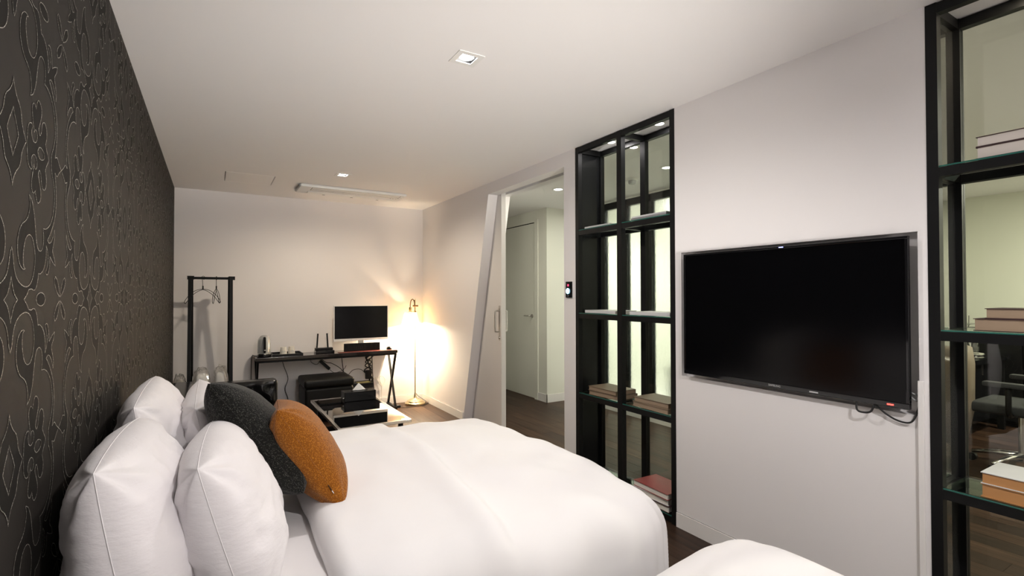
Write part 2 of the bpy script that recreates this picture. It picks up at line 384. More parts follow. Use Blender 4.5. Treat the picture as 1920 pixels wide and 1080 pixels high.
struct('wall_study', bx(new(), XS, XS+.12, Y0, 2.72, 0, H), 'study_paint')
struct('wall_study_side', bx(new(), 4.505, XS, 2.585, 2.599, 0, H), 'study_paint')
baseboard('baseboard_study', XS-.01, XS, Y0, 2.585, 0, .09)

# ------------------------------------------------------------------ wallpaper print (traced quarter motif, mirrored over the wall)
WP = {
'outer': [[(0.216, 0), (0.269, 0.032), (0.301, 0.064)], [(0.301, 0.064), (0.351, 0.069), (0.386, 0.061), (0.421, 0.065), (0.453, 0.091), (0.474, 0.129), (0.489, 0.177)], [(0.489, 0.177), (0.523, 0.175), (0.583, 0.201), (0.625, 0.247), (0.649, 0.31), (0.648, 0.381)], [(0.648, 0.381), (0.682, 0.335), (0.693, 0.282), (0.672, 0.228), (0.642, 0.192), (0.659, 0.176), (0.696, 0.182), (0.727, 0.231), (0.734, 0.286), (0.741, 0.308)], [(0.741, 0.308), (0.805, 0.272), (0.868, 0.248)], [(0.868, 0.248), (0.849, 0.295), (0.805, 0.341), (0.801, 0.37), (0.831, 0.421), (0.849, 0.473), (0.841, 0.516)], [(0.841, 0.516), (0.812, 0.468), (0.766, 0.422), (0.716, 0.405), (0.675, 0.424)], [(0.675, 0.424), (0.727, 0.463), (0.794, 0.532), (0.845, 0.606), (0.871, 0.688), (0.875, 0.779), (0.86, 0.865), (0.837, 0.944)], [(0.837, 0.944), (0.89, 0.929), (0.94, 0.966), (1.0, 1.0)]],
'inner': [[(0.743, 1.0), (0.747, 0.949), (0.786, 0.887), (0.819, 0.829), (0.834, 0.759), (0.819, 0.679), (0.783, 0.596), (0.716, 0.531), (0.638, 0.498), (0.573, 0.493)], [(0.573, 0.493), (0.586, 0.439), (0.583, 0.387), (0.56, 0.349), (0.52, 0.331), (0.473, 0.342), (0.44, 0.391), (0.419, 0.463), (0.401, 0.535), (0.375, 0.599), (0.338, 0.651), (0.29, 0.677)], [(0.29, 0.677), (0.307, 0.63), (0.299, 0.585), (0.272, 0.533), (0.229, 0.5), (0.167, 0.471), (0.122, 0.426), (0.098, 0.369), (0.096, 0.306), (0.116, 0.244), (0.156, 0.205), (0.199, 0.191), (0.233, 0.196)], [(0.233, 0.196), (0.202, 0.214), (0.194, 0.279), (0.212, 0.346), (0.243, 0.394), (0.294, 0.419), (0.347, 0.409), (0.387, 0.365), (0.414, 0.289), (0.405, 0.21), (0.371, 0.141), (0.315, 0.095), (0.237, 0.081), (0.144, 0.101), (0.075, 0.145), (0.039, 0.211), (0.023, 0.272), (0, 0.314)]],
'dia': [[(0, 0.138), (0.014, 0.1), (0.052, 0.037), (0.107, 0)]],
'sq': [[(0.444, 0), (0.471, 0.03), (0.542, 0.046), (0.613, 0.032), (0.643, 0)]],
'leaf': [[(0.987, 0.015), (0.906, 0.063), (0.853, 0.129), (0.875, 0.169)], [(0.875, 0.169), (0.932, 0.137), (0.975, 0.071), (0.987, 0.015)]],
'flower': [[(0.236, 1.0), (0.243, 0.94), (0.249, 0.899), (0.276, 0.863), (0.317, 0.85), (0.337, 0.867), (0.32, 0.899), (0.331, 0.936), (0.368, 0.959), (0.409, 0.948), (0.433, 0.909), (0.418, 0.876), (0.389, 0.87), (0.371, 0.893)], [(0.371, 0.893), (0.337, 0.801), (0.326, 0.745), (0.346, 0.709), (0.375, 0.704), (0.404, 0.725)], [(0.404, 0.725), (0.418, 0.686), (0.442, 0.656), (0.476, 0.656), (0.512, 0.685), (0.515, 0.737), (0.484, 0.801), (0.46, 0.846), (0.484, 0.88), (0.512, 0.854), (0.534, 0.787), (0.579, 0.763), (0.624, 0.791), (0.634, 0.852), (0.608, 0.908)], [(0.608, 0.908), (0.637, 0.948), (0.665, 0.975), (0.682, 1.0)]],
'hole': [[(0.441, 1.0), (0.472, 0.967), (0.518, 0.96), (0.572, 0.977), (0.588, 1.0)]],
'big': [[(0, 0.675), (0.016, 0.722), (0.055, 0.772), (0.108, 0.813), (0.133, 0.857), (0.145, 0.902), (0.178, 0.953), (0.225, 1.0)]],
'bigin': [[(0, 0.853), (0.019, 0.888), (0.059, 0.945), (0.09, 1.0)]]}
def wp_path(key):
    out = []
    for s in WP[key]:
        q = [(p.x, p.y) for p in smooth_path([(a, b, 0) for a, b in s], 4)]
        out += q if not out else q[1:]
    return [(min(max(a, 0), 1), min(max(b, 0), 1)) for a, b in out]
LP = {k: wp_path(k) for k in WP}
FILLS = [LP['outer']+LP['inner']+LP['dia'], LP['sq'], LP['leaf'], LP['flower']+LP['hole'][::-1], LP['big']+LP['bigin'][::-1]]
PA, PB = 0.3635, 0.3285; YA, ZA = 1.3275, 1.341
fv, ff, gv, gf = [], [], [], []
def cellmap(i, j):
    def f(a, b):
        aa = a if i % 2 == 0 else 1-a; bb = b if j % 2 == 0 else 1-b
        return YA+(i+aa)*PA, ZA-(j+bb)*PB
    return f
from mathutils.geometry import delaunay_2d_cdt
tri_cache = []
for poly in FILLS:
    q = []
    for a, b in poly:
        if not q or abs(a-q[-1][0])+abs(b-q[-1][1]) > 1e-4: q.append((a, b))
    if abs(q[0][0]-q[-1][0])+abs(q[0][1]-q[-1][1]) < 1e-4: q.pop()
    if sum(p[0]*r_[1]-r_[0]*p[1] for p, r_ in zip(q, q[1:]+q[:1])) < 0: q.reverse()
    res = delaunay_2d_cdt([Vector(p) for p in q], [], [list(range(len(q)))], 1, 1e-5)
    tri_cache.append(([tuple(v) for v in res[0]], [list(t) for t in res[2]]))
HW = 0.0008
for i in range(math.floor((Y0-YA)/PA), math.ceil((D-YA)/PA)):
    for j in range(math.floor((ZA-H)/PB), math.ceil((ZA-0.0)/PB)):
        f = cellmap(i, j)
        inside = lambda y, z: Y0+.01 < y < D-.01 and 0.005 < z < H-.005
        for vts, tris in tri_cache:
            pts = [f(a, b) for a, b in vts]
            k = len(fv); fv += [(0.0005, min(max(y, Y0+.01), D-.002), min(max(z, .004), H-.002)) for y, z in pts]
            ff += [[k+t for t in tr] for tr in tris]
        for key in LP:
            P = [f(a, b) for a, b in LP[key]]
            for p, q in zip(P, P[1:]):
                if not (inside(*p) and inside(*q)): continue
                dy, dz = q[0]-p[0], q[1]-p[1]; L = math.hypot(dy, dz)
                if L < 1e-6: continue
                ny, nz = -dz/L*HW, dy/L*HW; ey, ez = dy/L*HW*.6, dz/L*HW*.6; k = len(gv)
                gv += [(.0012, p[0]-ey+ny, p[1]-ez+nz), (.0012, p[0]-ey-ny, p[1]-ez-nz), (.0012, q[0]+ey-ny, q[1]+ez-nz), (.0012, q[0]+ey+ny, q[1]+ez+nz)]
                gf.append((k, k+1, k+2, k+3))
for nm, V, Fc, mm_ in (('printed_motif', fv, ff, 'wallpaper_motif'), ('glitter_outline', gv, gf, 'wallpaper_glitter')):
    me = bpy.data.meshes.new(nm); me.from_pydata(V, [], Fc); me.materials.append(MATS[mm_]); o = bpy.data.objects.new(nm, me); COL.objects.link(o); o.parent = wl; o['kind'] = 'stuff'

# ================================================================== LIGHT FIXTURES
def square_downlight(x, y, watts, label, col=NEUTRAL, tilt=None):
    t = thing('ceiling_downlight', label, 'downlight', (x, y, H), 'square recessed downlights')
    bm = new(); o = dh+.014; i = dh-.012
    for b in ((-o, o, -o, -i), (-o, o, i, o), (-o, -i, -i, i), (i, o, -i, i)): bx(bm, x+b[0], x+b[1], y+b[2], y+b[3], H-.003, H+.0)
    obj('trim_ring', bm, 'white_plastic', t)
    bm = new(); c = dh-.0005
    for b in ((-c, c, -c, -c+.002), (-c, c, c-.002, c), (-c, -c+.002, -c, c), (c-.002, c, -c, c)): bx(bm, x+b[0], x+b[1], y+b[2], y+b[3], H+.001, H+.075)
    bx(bm, x-c, x+c, y-c, y+c, H+.07, H+.075); obj('housing', bm, 'black_plastic', t)
    child(t, 'lamp', 'lamp_disc', lathe, [(0.0, .004), (.026, .004), (.034, .006), (.034, .05), (0, .05)], (x, y, H), 20, smooth='auto')
    spot('downlight_light', (x, y, H-.006), watts, col, 168, 0.55, 0.035, t)
square_downlight(*DL[0], LIGHT['room'], 'square recessed ceiling downlight above the white bed')
square_downlight(*DL[1], LIGHT['back'], 'square recessed ceiling downlight beside the air conditioner', (1.0, .86, .68))
square_downlight(*DL[2], LIGHT['rear_added'], 'added square ceiling downlight behind the camera, out of view')  # unseen lamp, added to brighten the room from behind the camera
def round_downlight(x, y, z, r, label, watts, group, col=NEUTRAL):
    t = thing('round_downlight', label, 'downlight', (x, y, z), group)
    child(t, 'trim_ring', 'white_plastic', lathe, [(r*.62, -.002), (r*.7, -.006), (r, -.004), (r, 0)], (x, y, z), 28, smooth='auto')
    child(t, 'lamp', 'lamp_disc_soft', lathe, [(0, -.003), (r*.6, -.003), (r*.62, -.001), (0, -.001)], (x, y, z), 24)
    area('downlight_light', (x, y, z-.009), watts, col, r*1.1, t)

# added fill: made-up lamp behind the camera, stands in for bounced flash
wx, wz = 1.55, 0.78
t = thing('added_fill_lamp', 'added fill lamp behind camera, out of view, aimed at the ceiling', 'lamp', (wx, Y0, wz))
child(t, 'wall_plate', 'white_plastic', bx, wx-.05, wx+.05, Y0, Y0+.02, wz-.07, wz+.07, .004)
aim = (Vector((1.15, 6.0, 2.42))-Vector((wx, Y0+.12, wz))).normalized()
p0 = Vector((wx, Y0+.12, wz))
child(t, 'arm', 'white_plastic', tube, [(wx, Y0+.02, wz), tuple(p0-aim*.04)], .012, 12, smooth='auto')
child(t, 'head', 'white_plastic', tube, [tuple(p0-aim*.06), tuple(p0+aim*.03)], .09, 28, smooth='auto')
bm = new(); q0 = p0+aim*.02; bar(bm, (wx, q0.y-.02, wz-.085), (wx, q0.y+.36, wz+.075), .70, .006); obj('fill_flap', bm, 'white_plastic', t)  # added flap, keeps the fill light off the bed and pillows
o = spot('fill_light', tuple(p0+aim*.06), LIGHT['fill_wash'], FILL_COL, 75, 1.0, .035, t)
o.rotation_mode = 'QUATERNION'; o.rotation_quaternion = aim.to_track_quat('-Z', 'Y')
# ================================================================== BLACK STEEL SHELVING BAYS
LEV = [1.832, 1.218, 0.632, 0.048]
PS = 0.036
def shelving(y0, y1, label, side='side_panel'):
    t = thing('steel_shelving', label, 'shelving', (W, (y0+y1)/2, 0), 'black steel and glass shelving bays in the wall')
    ym = (y0+y1)/2; x0, x1 = W-.002, XO+.002
    for x in (x0, x1-PS):
        for y in (y0, ym-PS/2-.004, y1-PS): child(t, 'post', 'black_steel', bx, x, x+PS, y, y+PS+(.008 if y not in (y0, y1-PS) else 0), 0.0, 2.448)
    for k, z in enumerate([2.446]+[l-.008 for l in LEV]):
        hgt = .034 if k else .038
        for x in (x0+.001, x1-PS+.001):
            for a, b in ((y0+PS, ym-.022), (ym+.022, y1-PS)): child(t, 'rail', 'black_steel', bx, x, x+PS-.002, a, b, z-hgt, z)
        for y in (y0+.004, ym-.014, y1-PS+.004): child(t, 'cross_rail', 'black_steel', bx, x0+PS, x1-PS, y, y+.028, z-hgt, z)
    for z in LEV:
        for a, b in ((y0+.004, ym-.024), (ym+.024, y1-.004)):
            aa, bb = (y0+PS+.001 if a < ym else a), (y1-PS-.001 if b > ym else b)
            g_ = child(t, 'glass_shelf', 'shelf_glass', bx, x0+.004, x1-PS-.006, aa, bb, z-.008, z)
            child(g_, 'polished_edge', 'glass_edge', bx, x0+.0015, x0+.0035, aa, bb, z-.0065, z-.0015)
    zs = [2.41]+[v for l in LEV for v in (l-.0, l-.042)]
    for i in range(0, 8, 2):
        for a, b in ((y0+PS, ym-.022), (ym+.022, y1-PS)): child(t, 'back_pane', 'pane_glass', bx, x1-.020, x1-.014, a, b, zs[i+1], zs[i])
    for y in (y0+.008, y1-.014): child(t, 'side_panel', side, bx, x0+PS, x1-PS, y, y+.006, 0.02, 2.41)
    return t
shelving(2.020, 2.955, 'black steel shelving with glass shelves between television wall and doorway')
shelving(-0.122, 0.812, 'black steel shelving with glass shelves in front of the study', 'side_mirror')
round_downlight(2.79, 2.25, H, .045, 'small round downlight over the doorway-side shelving, nearer the television', LIGHT['bay'], 'round downlights inside the shelving')
round_downlight(2.79, 2.70, H, .045, 'small round downlight over the shelving, nearer the open doorway', LIGHT['bay'], 'round downlights inside the shelving')
round_downlight(2.79, 0.55, H, .045, 'small round downlight at the top of the shelving before the study', LIGHT['bay']*1.2, 'round downlights inside the shelving', (1, .85, .6))

def book(label, cx, cy, z, lx, ly, t_, cover, rot=0.0, spine=-1, page='paper', group='books on the glass shelves'):
    """flat book: spine along local y, on the side spine"""
    o = thing('book', label, 'book', (0, 0, 0), group)
    c = .0025
    bm = new(); bx(bm, -lx/2, lx/2, -ly/2, ly/2, 0, c); bx(bm, -lx/2, lx/2, -ly/2, ly/2, t_-c, t_)
    s0 = -lx/2 if spine < 0 else lx/2-c
    bx(bm, s0, s0+c, -ly/2, ly/2, c, t_-c); obj('cover', bm, cover, o)
    a, b = (-lx/2+c, lx/2-.004) if spine < 0 else (-lx/2+.004, lx/2-c)
    child(o, 'page_block', page, bx, a, b, -ly/2+.004, ly/2-.004, c, t_-c)
    o.location = (cx, cy, z+.0005); o.rotation_euler = (0, 0, rot)
    return o
e = .0006
# doorway-side shelving, top shelf: thin pale magazines
book('pale thin magazine on the top shelf beside the dark side panel', 2.775, 2.73, LEV[0], .20, .26, .012, 'book_white', .03)
book('grey magazine on the top shelf, lower of two nearer the television', 2.78, 2.245, LEV[0], .20, .30, .014, 'book_grey', -.02)
book('white magazine on the top shelf, upper of two nearer the television', 2.78, 2.25, LEV[0]+.0150, .19, .28, .010, 'book_white', .03)
# second shelf
book('pale grey flat book on the second shelf nearer the doorway', 2.775, 2.70, LEV[1], .20, .32, .020, 'book_white', .0)
book('light grey flat book on the second shelf nearer the television', 2.775, 2.24, LEV[1], .20, .33, .022, 'book_white', .02)
# third shelf
book('brown hardback on third shelf, lower of two nearer the doorway', 2.775, 2.68, LEV[2], .19, .29, .030, 'book_brown', .06, spine=1, page='book_tan')
book('brown hardback on third shelf, upper of two nearer the doorway', 2.775, 2.69, LEV[2]+.0308, .19, .28, .028, 'book_brown', .02, spine=1, page='book_tan')
book('tan hardback on third shelf, lower of two nearer the television', 2.775, 2.235, LEV[2], .20, .30, .030, 'book_tan', -.03, spine=1, page='book_tan')
book('brown-green hardback on third shelf, upper of two nearer the television', 2.775, 2.235, LEV[2]+.0308, .19, .28, .030, 'book_brown', .02, spine=1, page='book_tan')
# bottom shelf
book('dark hardback at the bottom of the stack by the bed foot', 2.775, 2.235, LEV[3], .21, .30, .035, 'book_dark', 0, spine=1, page='paper')
book('white hardback in the middle of the stack by the bed foot', 2.775, 2.24, LEV[3]+.0358, .20, .28, .035, 'book_white', .03, spine=1, page='paper')
book('red hardback on top of the stack by the bed foot', 2.775, 2.235, LEV[3]+.0716, .20, .29, .035, 'book_red', -.03, spine=1, page='paper')
# study shelving
G2 = 'books on the study shelving'
def book2(label, cy, z, lx, ly, th, cover, page='book_cream', rot=0.0): book(label, 2.775, cy, z, lx, ly, th, cover, rot, 1, page, G2)
book2('dark red hardback on the study shelving top shelf, lower of two', .525, LEV[0], .19, .298, .042, 'book_dark')
book2('dark red hardback on the study shelving top shelf, upper of two', .525, LEV[0]+.0428, .19, .298, .036, 'book_dark', rot=.01)
book2('dark red thick hardback on the study shelving second shelf, lower of two', .533, LEV[1], .19, .31, .044, 'book_dark', 'book_tan')
book2('dark red slimmer hardback on the study shelving second shelf, upper of two', .515, LEV[1]+.0448, .18, .285, .036, 'book_dark', 'book_tan')
book2('orange-brown hardback on the study shelving third shelf, lower of two', .525, LEV[2], .19, .298, .046, 'book_orange', 'book_orange')
book2('white-topped tan book on the study shelving third shelf, upper of two', .525, LEV[2]+.0468, .19, .298, .040, 'book_white', 'book_orange', .01)

# ================================================================== TELEVISION
t = thing('television', 'large black flat television set into the white wall niche', 'television', (W, 1.414, .9))
ty0, ty1, tz0, tz1 = .863, 1.930, .905, 1.576
XT = W-.030
child(t, 'back_case', 'black_plastic', bx, XT+.012, XT+.05, ty0+.02, ty1-.02, tz0+.02, tz1-.02, .006)
bm = new(); q = .011
for b in ((ty0, ty1, tz1-q, tz1), (ty0, ty0+q, tz0+.022, tz1-q), (ty1-q, ty1, tz0+.022, tz1-q), (ty0, ty1, tz0, tz0+.022)): bx(bm, XT-.006, XT+.014, *b, .002)
obj('bezel', bm, 'gloss_black', t)
child(t, 'screen', 'screen', bx, XT-.002, XT+.012, ty0+.010, ty1-.010, tz0+.021, tz1-.010)
child(t, 'standby_light', 'red_led', bx, XT-.0078, XT-.006, .915, .937, tz0+.008, tz0+.013)
child(t, 'blue_light', 'blue_led', bx, XT-.0075, XT-.006, 1.352, 1.372, tz1-.006, tz1-.003)
MT = Matrix.Translation((XT-.0062, 1.4, tz0+.011)) @ Matrix(((0, 0, -1, 0), (-1, 0, 0, 0), (0, 1, 0, 0), (0, 0, 0, 1)))
text_mesh('brand_lettering', 'SAMSUNG', .013, 'lettering', t, MT)
child(t, 'sticker', 'lettering', bx, XT-.0066, XT-.006, 1.20, 1.238, tz0+.007, tz0+.013)
child(t, 'wall_bracket', 'brushed_steel', bx, XT+.051, W+.039, 1.2, 1.62, 1.1, 1.4)
bm = new(); tube(bm, smooth_path([(W+.012, .875, .962), (W-.002, .866, .966), (W+.004, .856, .960), (W+.016, .850, .955)], 5), .0035, 8); tube(bm, smooth_path([(W+.012, .875, .950), (W-.004, .864, .945), (W+.004, .855, .938), (W+.018, .850, .935)], 5), .0035, 8)
obj('coiled_lead', bm, 'grey_plastic', t, True)
bm = new(); tube(bm, smooth_path([(XT-.0, 1.05, tz0+.003), (XT-.006, 1.045, .872), (XT-.006, 1.02, .866), (XT-.004, .995, .875), (XT, .985, tz0+.002)], 6), .004, 8); o = obj('cable_strap', bm, 'rubber', None, True); tag(o, 'short black strap loop hanging under the television', 'strap')
bm = new(); tube(bm, smooth_path([(XT, .98, tz0+.001), (W-.014, .955, .874), (W-.012, .91, .852), (W-.012, .868, .855), (W-.004, .8495, .90), (W+.02, .848, .95)], 6), .0035, 8); o = obj('hanging_cable', bm, 'rubber', None, True); tag(o, 'black power cord sagging below the television corner', 'cord')

# thermostat on the door-side pier
t = thing('thermostat', 'black wall thermostat with red digits and glowing blue dial', 'thermostat', (W, 3.0275, 1.39))
child(t, 'body', 'gloss_black', bx, W-.012, W, 2.992, 3.066, 1.328, 1.450, .003)
child(t, 'back_plate', 'white_plastic', bx, W-.003, W, 2.988, 3.070, 1.324, 1.454, .001)
bm = lathe(new(), [(0, .0), (.020, .0), (.022, -.002), (0, -.002)], (0, 0, 0), 24)
bmesh.ops.transform(bm, matrix=Matrix.Translation((W-.0145, 3.033, 1.378)) @ Matrix.Rotation(PI/2, 4, 'Y'), verts=bm.verts)
obj('dial', bm, 'cyan_led', t)
MT = Matrix.Translation((W-.0125, 3.033, 1.421)) @ Matrix(((0, 0, -1, 0), (-1, 0, 0, 0), (0, 1, 0, 0), (0, 0, 0, 1)))
text_mesh('digits', 'H', .024, 'red_digit', t, MT)
child(t, 'button', 'lettering', bx, W-.0132, W-.012, 3.028, 3.038, 1.340, 1.344)

# ================================================================== CEILING EQUIPMENT
t = thing('air_conditioner', 'white ceiling cassette air conditioner panel near the back wall', 'air conditioner', (1.6, 5.43, H))
ax0, ax1, ay0, ay1 = 1.075, 2.15, 5.245, 5.60
child(t, 'panel', 'white_plastic', bx, ax0, ax1, ay0, ay1, H-.030, H, .012, smooth='auto')
child(t, 'end_cap', 'grey_plastic', bx, ax0-.012, ax0+.012, ay0+.015, ay1-.02, H-.026, H-.004, .008, smooth='auto')
bm = new()
for y in (5.262, 5.342, 5.40): bx(bm, ax0+.11, ax1-.03, y, y+.004, H-.0306, H-.028)
bx(bm, ax0+.11, ax0+.114, 5.262, 5.40, H-.0306, H-.028); bx(bm, ax1-.06, ax1-.056, 5.262, 5.40, H-.0306, H-.028); obj('panel_groove', bm, 'gap_black', t)
child(t, 'air_flap', 'white_plastic', bx, ax0+.10, ax1-.09, 5.475, 5.56, H-.036, H-.029, .003)
for x in (1.33, 1.62, 1.9): child(t, 'flap_clip', 'grey_plastic', bx, x, x+.025, 5.555, 5.563, H-.040, H-.030)
for x in (2.02, 2.05, 2.08): child(t, 'indicator', 'gap_black', bx, x, x+.008, 5.43, 5.438, H-.0312, H-.029)
t = thing('smoke_detector', 'white smoke detector on the hall ceiling behind the shelving', 'smoke detector', (3.743, 3.462, H))
child(t, 'base', 'white_plastic', lathe, [(0, -.02), (.055, -.02), (.06, -.012), (.06, 0)], (3.743, 3.462, H), 24, smooth='auto')
child(t, 'sensor_head', 'grey_plastic', lathe, [(0, -.05), (.03, -.05), (.036, -.04), (.036, -.02)], (3.743, 3.462, H), 20, smooth='auto')
round_downlight(3.42, 4.20, H, .07, 'round white downlight on the hall ceiling opposite the doorway', LIGHT['hall'], 'hall downlights', (1, .96, .80))
round_downlight(3.70, 3.00, H, .06, 'round white downlight on the hall ceiling behind the shelving', LIGHT['hall']*.8, 'hall downlights', (1, .96, .80))
round_downlight(5.3, 4.0, H, .12, 'round bathroom ceiling light behind the frosted glass', LIGHT['bath'], 'bathroom light', (1, .99, .94))
round_downlight(6.6, .3, H, .09, 'round downlight on the study ceiling by the far wall', LIGHT['study'], 'study downlights', (1, .96, .80))
round_downlight(4.0, -.2, H, .08, 'round downlight on the study ceiling near the shelving', LIGHT['study']*.35, 'study downlights', (1, .96, .80))
t = thing('bathroom_vanity', 'low dark vanity seen blurred behind the frosted glass', 'vanity', (4.8, 3.3, 0))
child(t, 'cabinet', 'vanity', bx, 4.75, 5.1, 2.95, 3.92, .08, .50, .005); child(t, 'counter', 'vanity', bx, 4.73, 5.12, 2.93, 3.94, .50, .54, .004); child(t, 'plinth', 'black_plastic', bx, 4.78, 5.08, 2.98, 3.9, 0, .08)
child(t, 'door_handle', 'chrome', bx, 4.738, 4.749, 3.2, 3.4, .40, .415)
# ================================================================== BEDS
def bed(label, x1, y0, y1, zt=.50):
    t = thing('bed', label, 'bed', (1.0, (y0+y1)/2, 0), 'beds with white bedding')
    child(t, 'base', 'mattress_cloth', bx, .05, x1-.04, y0+.03, y1-.03, .06, .26, .015)
    for x in (.15, x1-.15):
        for y in (y0+.12, y1-.12): child(t, 'leg', 'black_plastic', bx, x-.03, x+.03, y-.03, y+.03, 0, .06)
    child(t, 'mattress', 'sheet_cotton', bx, .03, x1, y0, y1, .26, zt, .045, 4, smooth=True)
    return t
bed('wide bed with fitted white sheet beside the patterned wall', 1.89, 1.50, 3.03)
bed('narrower bed with white bedding nearest the camera', 1.84, .07, 1.02)

def N3(x, y, z): return noise.noise(Vector((x, y, z)))
def duvet(label, x0, x1, y0, y1, ztop, hump, fold_x, hang, seed, step=.022, R=.10, sub=1):
    L, B = x1-x0, y1-y0
    ns = int((L+hang)/step); nt = int((B+2*hang)/step); r = .05
    bm = new(); grid = []
    for i in range(ns+1):
        s = (L+hang)*i/ns; row = []
        for j in range(nt+1):
            tt = -hang+(B+2*hang)*j/nt
            ex = max(0.0, s-L); ey = tt if tt < 0 else (tt-B if tt > B else 0.0)
            sx = min(s, L); ty = min(max(tt, 0), B)
            # soft plan rounding
            yc = (ty-B/2)/(B/2); xc = sx/L
            z = ztop+hump*(1-yc**4)*(0.55+0.45*math.sin(PI*min(1, xc*1.05)))
            z += .022*N3(sx*2.2+seed, ty*2.0, 1.3)+.013*N3(sx*5+seed, ty*4.3, 4.1)+.004*N3(sx*11+seed, ty*9, 7.7)
            x = x0+sx; y = y0+ty
            if fold_x is not None:
                fe = fold_x+.05*N3(ty*2.0, seed, 0)+.04*(ty-B/2)
                k = (x-fe)/.028; k = min(max(k, -1), 1); z += .034*(0.5-0.5*math.sin(k*PI/2))
                z += .010*math.exp(-((x-fe+.05)/.05)**2)
            if s < r:
                th = (r-s)/r*PI/2; x = x0+r-r*math.sin(th); z -= (r+hump*.6)*(1-math.cos(th))
                x += .012*N3(ty*3.5, seed+3, 2)
            d = math.hypot(ex, ey)
            if d > 0:
                dx, dy = ex/d, ey/d
                a = min(d/R, PI/2); h = R*math.sin(a); g_ = R*(1-math.cos(a)); e2 = max(0, d-R*PI/2)
                al = sx if abs(dy) > abs(dx) else ty
                al2 = al+math.atan2(abs(dy), abs(dx)+1e-9)*.35
                wr = N3(al2*5.2+seed, d*.9, seed)*.6+N3(al2*11+seed, d*1.3, 9+seed)*.3
                grow = min(1, d/.30)
                h += .05*e2+.050*wr*grow; g_ += e2*.985
                x += dx*h; y += dy*h; z -= g_
                z -= .012*N3(al2*4, d*2, 3)*grow
            z = max(z, .035+.01*N3(x*9, y*9, 0))
            row.append(bm.verts.new((x, y, z)))
        grid.append(row)
    for i in range(ns):
        for j in range(nt): bm.faces.new((grid[i][j], grid[i+1][j], grid[i+1][j+1], grid[i][j+1]))
    o = obj('duvet', bm, 'cotton', None, True, sub)
    sd = o.modifiers.new('thick', 'SOLIDIFY'); sd.thickness = .012; sd.offset = -1
    return tag(o, label, 'duvet', 'white duvets')
duvet('white duvet folded back over the wide bed behind the orange cushion', .64, 1.815, 1.565, 2.975, .548, .035, 1.22, .52, 2.0, R=.17)
duvet('white duvet over the narrower bed at the picture\'s lower edge', .60, 1.79, .12, .975, .545, .05, None, .48, 11.0, R=.15)

def pillow(name, label, cat, c, e1, e2, a, b, T, m, seed, group, k1=.06, k2=.06, p=2.6, q=.44, wr=.010, n=46, corner_w=.016, sag=0.0, seam=True, rc=0.0):
    e1 = Vector(e1).normalized(); e2 = Vector(e2); e2 = (e2-e1*e2.dot(e1)).normalized(); e3 = e1.cross(e2); c = Vector(c)
    t = thing(name, label, cat, tuple(c), group)
    bm = new(); top, bot = [], []
    def pos(u, v, sgn):
        xx = a*u*(1-k1*(1-v*v))*math.sqrt(1-rc*v*v); yy = b*v*(1-k2*(1-u*u))*math.sqrt(1-rc*u*u)
        base = max(0, (1-abs(u)**p)*(1-abs(v)**p))**q
        h = T/2*base
        h += wr*base*(N3(u*2.1+seed, v*2.3, sgn*2)+.7*(1-2*abs(N3(u*3.2+v*1.5+seed, v*5.2-u, sgn*3+seed)))+.35*N3(u*9+seed, v*6+u*3, seed))
        for cu in (-1, 1):
            for cv in (-1, 1):
                du, dv = (u-cu)*a, (v-cv)*b; dd = math.hypot(du, dv)
                if dd < .20: h += corner_w*base*math.sin(math.atan2(dv, du)*9+seed)*math.exp(-(dd/.10)**2)*2
        h += sag*(-(v))*base*T/2           # stuffing settles towards the lower edge
        P = c+e1*xx+e2*yy+e3*(sgn*h)
        return P
    for i in range(n+1):
        ra, rb = [], []
        for j in range(n+1):
            u = math.sin((2*i/n-1)*PI/2); v = math.sin((2*j/n-1)*PI/2)
            A_ = bm.verts.new(pos(u, v, 1)); ra.append(A_)
            rb.append(A_ if i in (0, n) or j in (0, n) else bm.verts.new(pos(u, v, -1)))
        top.append(ra); bot.append(rb)
    for i in range(n):
        for j in range(n):
            bm.faces.new((top[i][j], top[i+1][j], top[i+1][j+1], top[i][j+1]))
            bm.faces.new((bot[i][j], bot[i][j+1], bot[i+1][j+1], bot[i+1][j]))
    edge = [top[i][0].co.copy() for i in range(n)]+[top[n][j].co.copy() for j in range(n)]+[top[i][n].co.copy() for i in range(n, 0, -1)]+[top[0][j].co.copy() for j in range(n, 0, -1)]
    obj('filled_case', bm, m, t, True, 1)
    if seam:
        bm = new(); tube(bm, edge, .0013, 5, closed=True); obj('seam', bm, m, t, True)
    return t, (c, e1, e2, e3)
GP = 'white pillows propped against the wallpaper'
pillow('pillow', 'plump white pillow leaning on wallpaper, nearest the camera', 'pillow', (.165, 1.74, .735), (.03, 1, -.02), (-.20, 0, 1), .36, .245, .27, 'pillow_cotton', 1.3, GP, sag=.25, rc=.2, k1=.03, k2=.03, wr=.014, q=.42)
pillow('pillow', 'white pillow leaning on wallpaper behind the nearest one', 'pillow', (.155, 2.46, .745), (.0, 1, .0), (-.18, 0, 1), .42, .255, .25, 'pillow_cotton', 5.1, GP, sag=.25, rc=.16, k1=.03, k2=.03, wr=.014, q=.42)
pillow('pillow', 'smooth white pillow in front, below the charcoal cushion', 'pillow', (.385, 1.79, .705), (.06, 1, -.03), (-.30, 0, 1), .36, .235, .25, 'pillow_cotton', 8.4, GP, sag=.2, rc=.2, k1=.03, k2=.03, wr=.014, q=.42)
pillow('pillow', 'white pillow half hidden behind the charcoal cushion', 'pillow', (.335, 2.56, .715), (.0, 1, .0), (-.24, 0, 1), .40, .235, .22, 'pillow_cotton', 12.9, GP, sag=.2, rc=.1, k1=.03, k2=.03, wr=.012, q=.42)
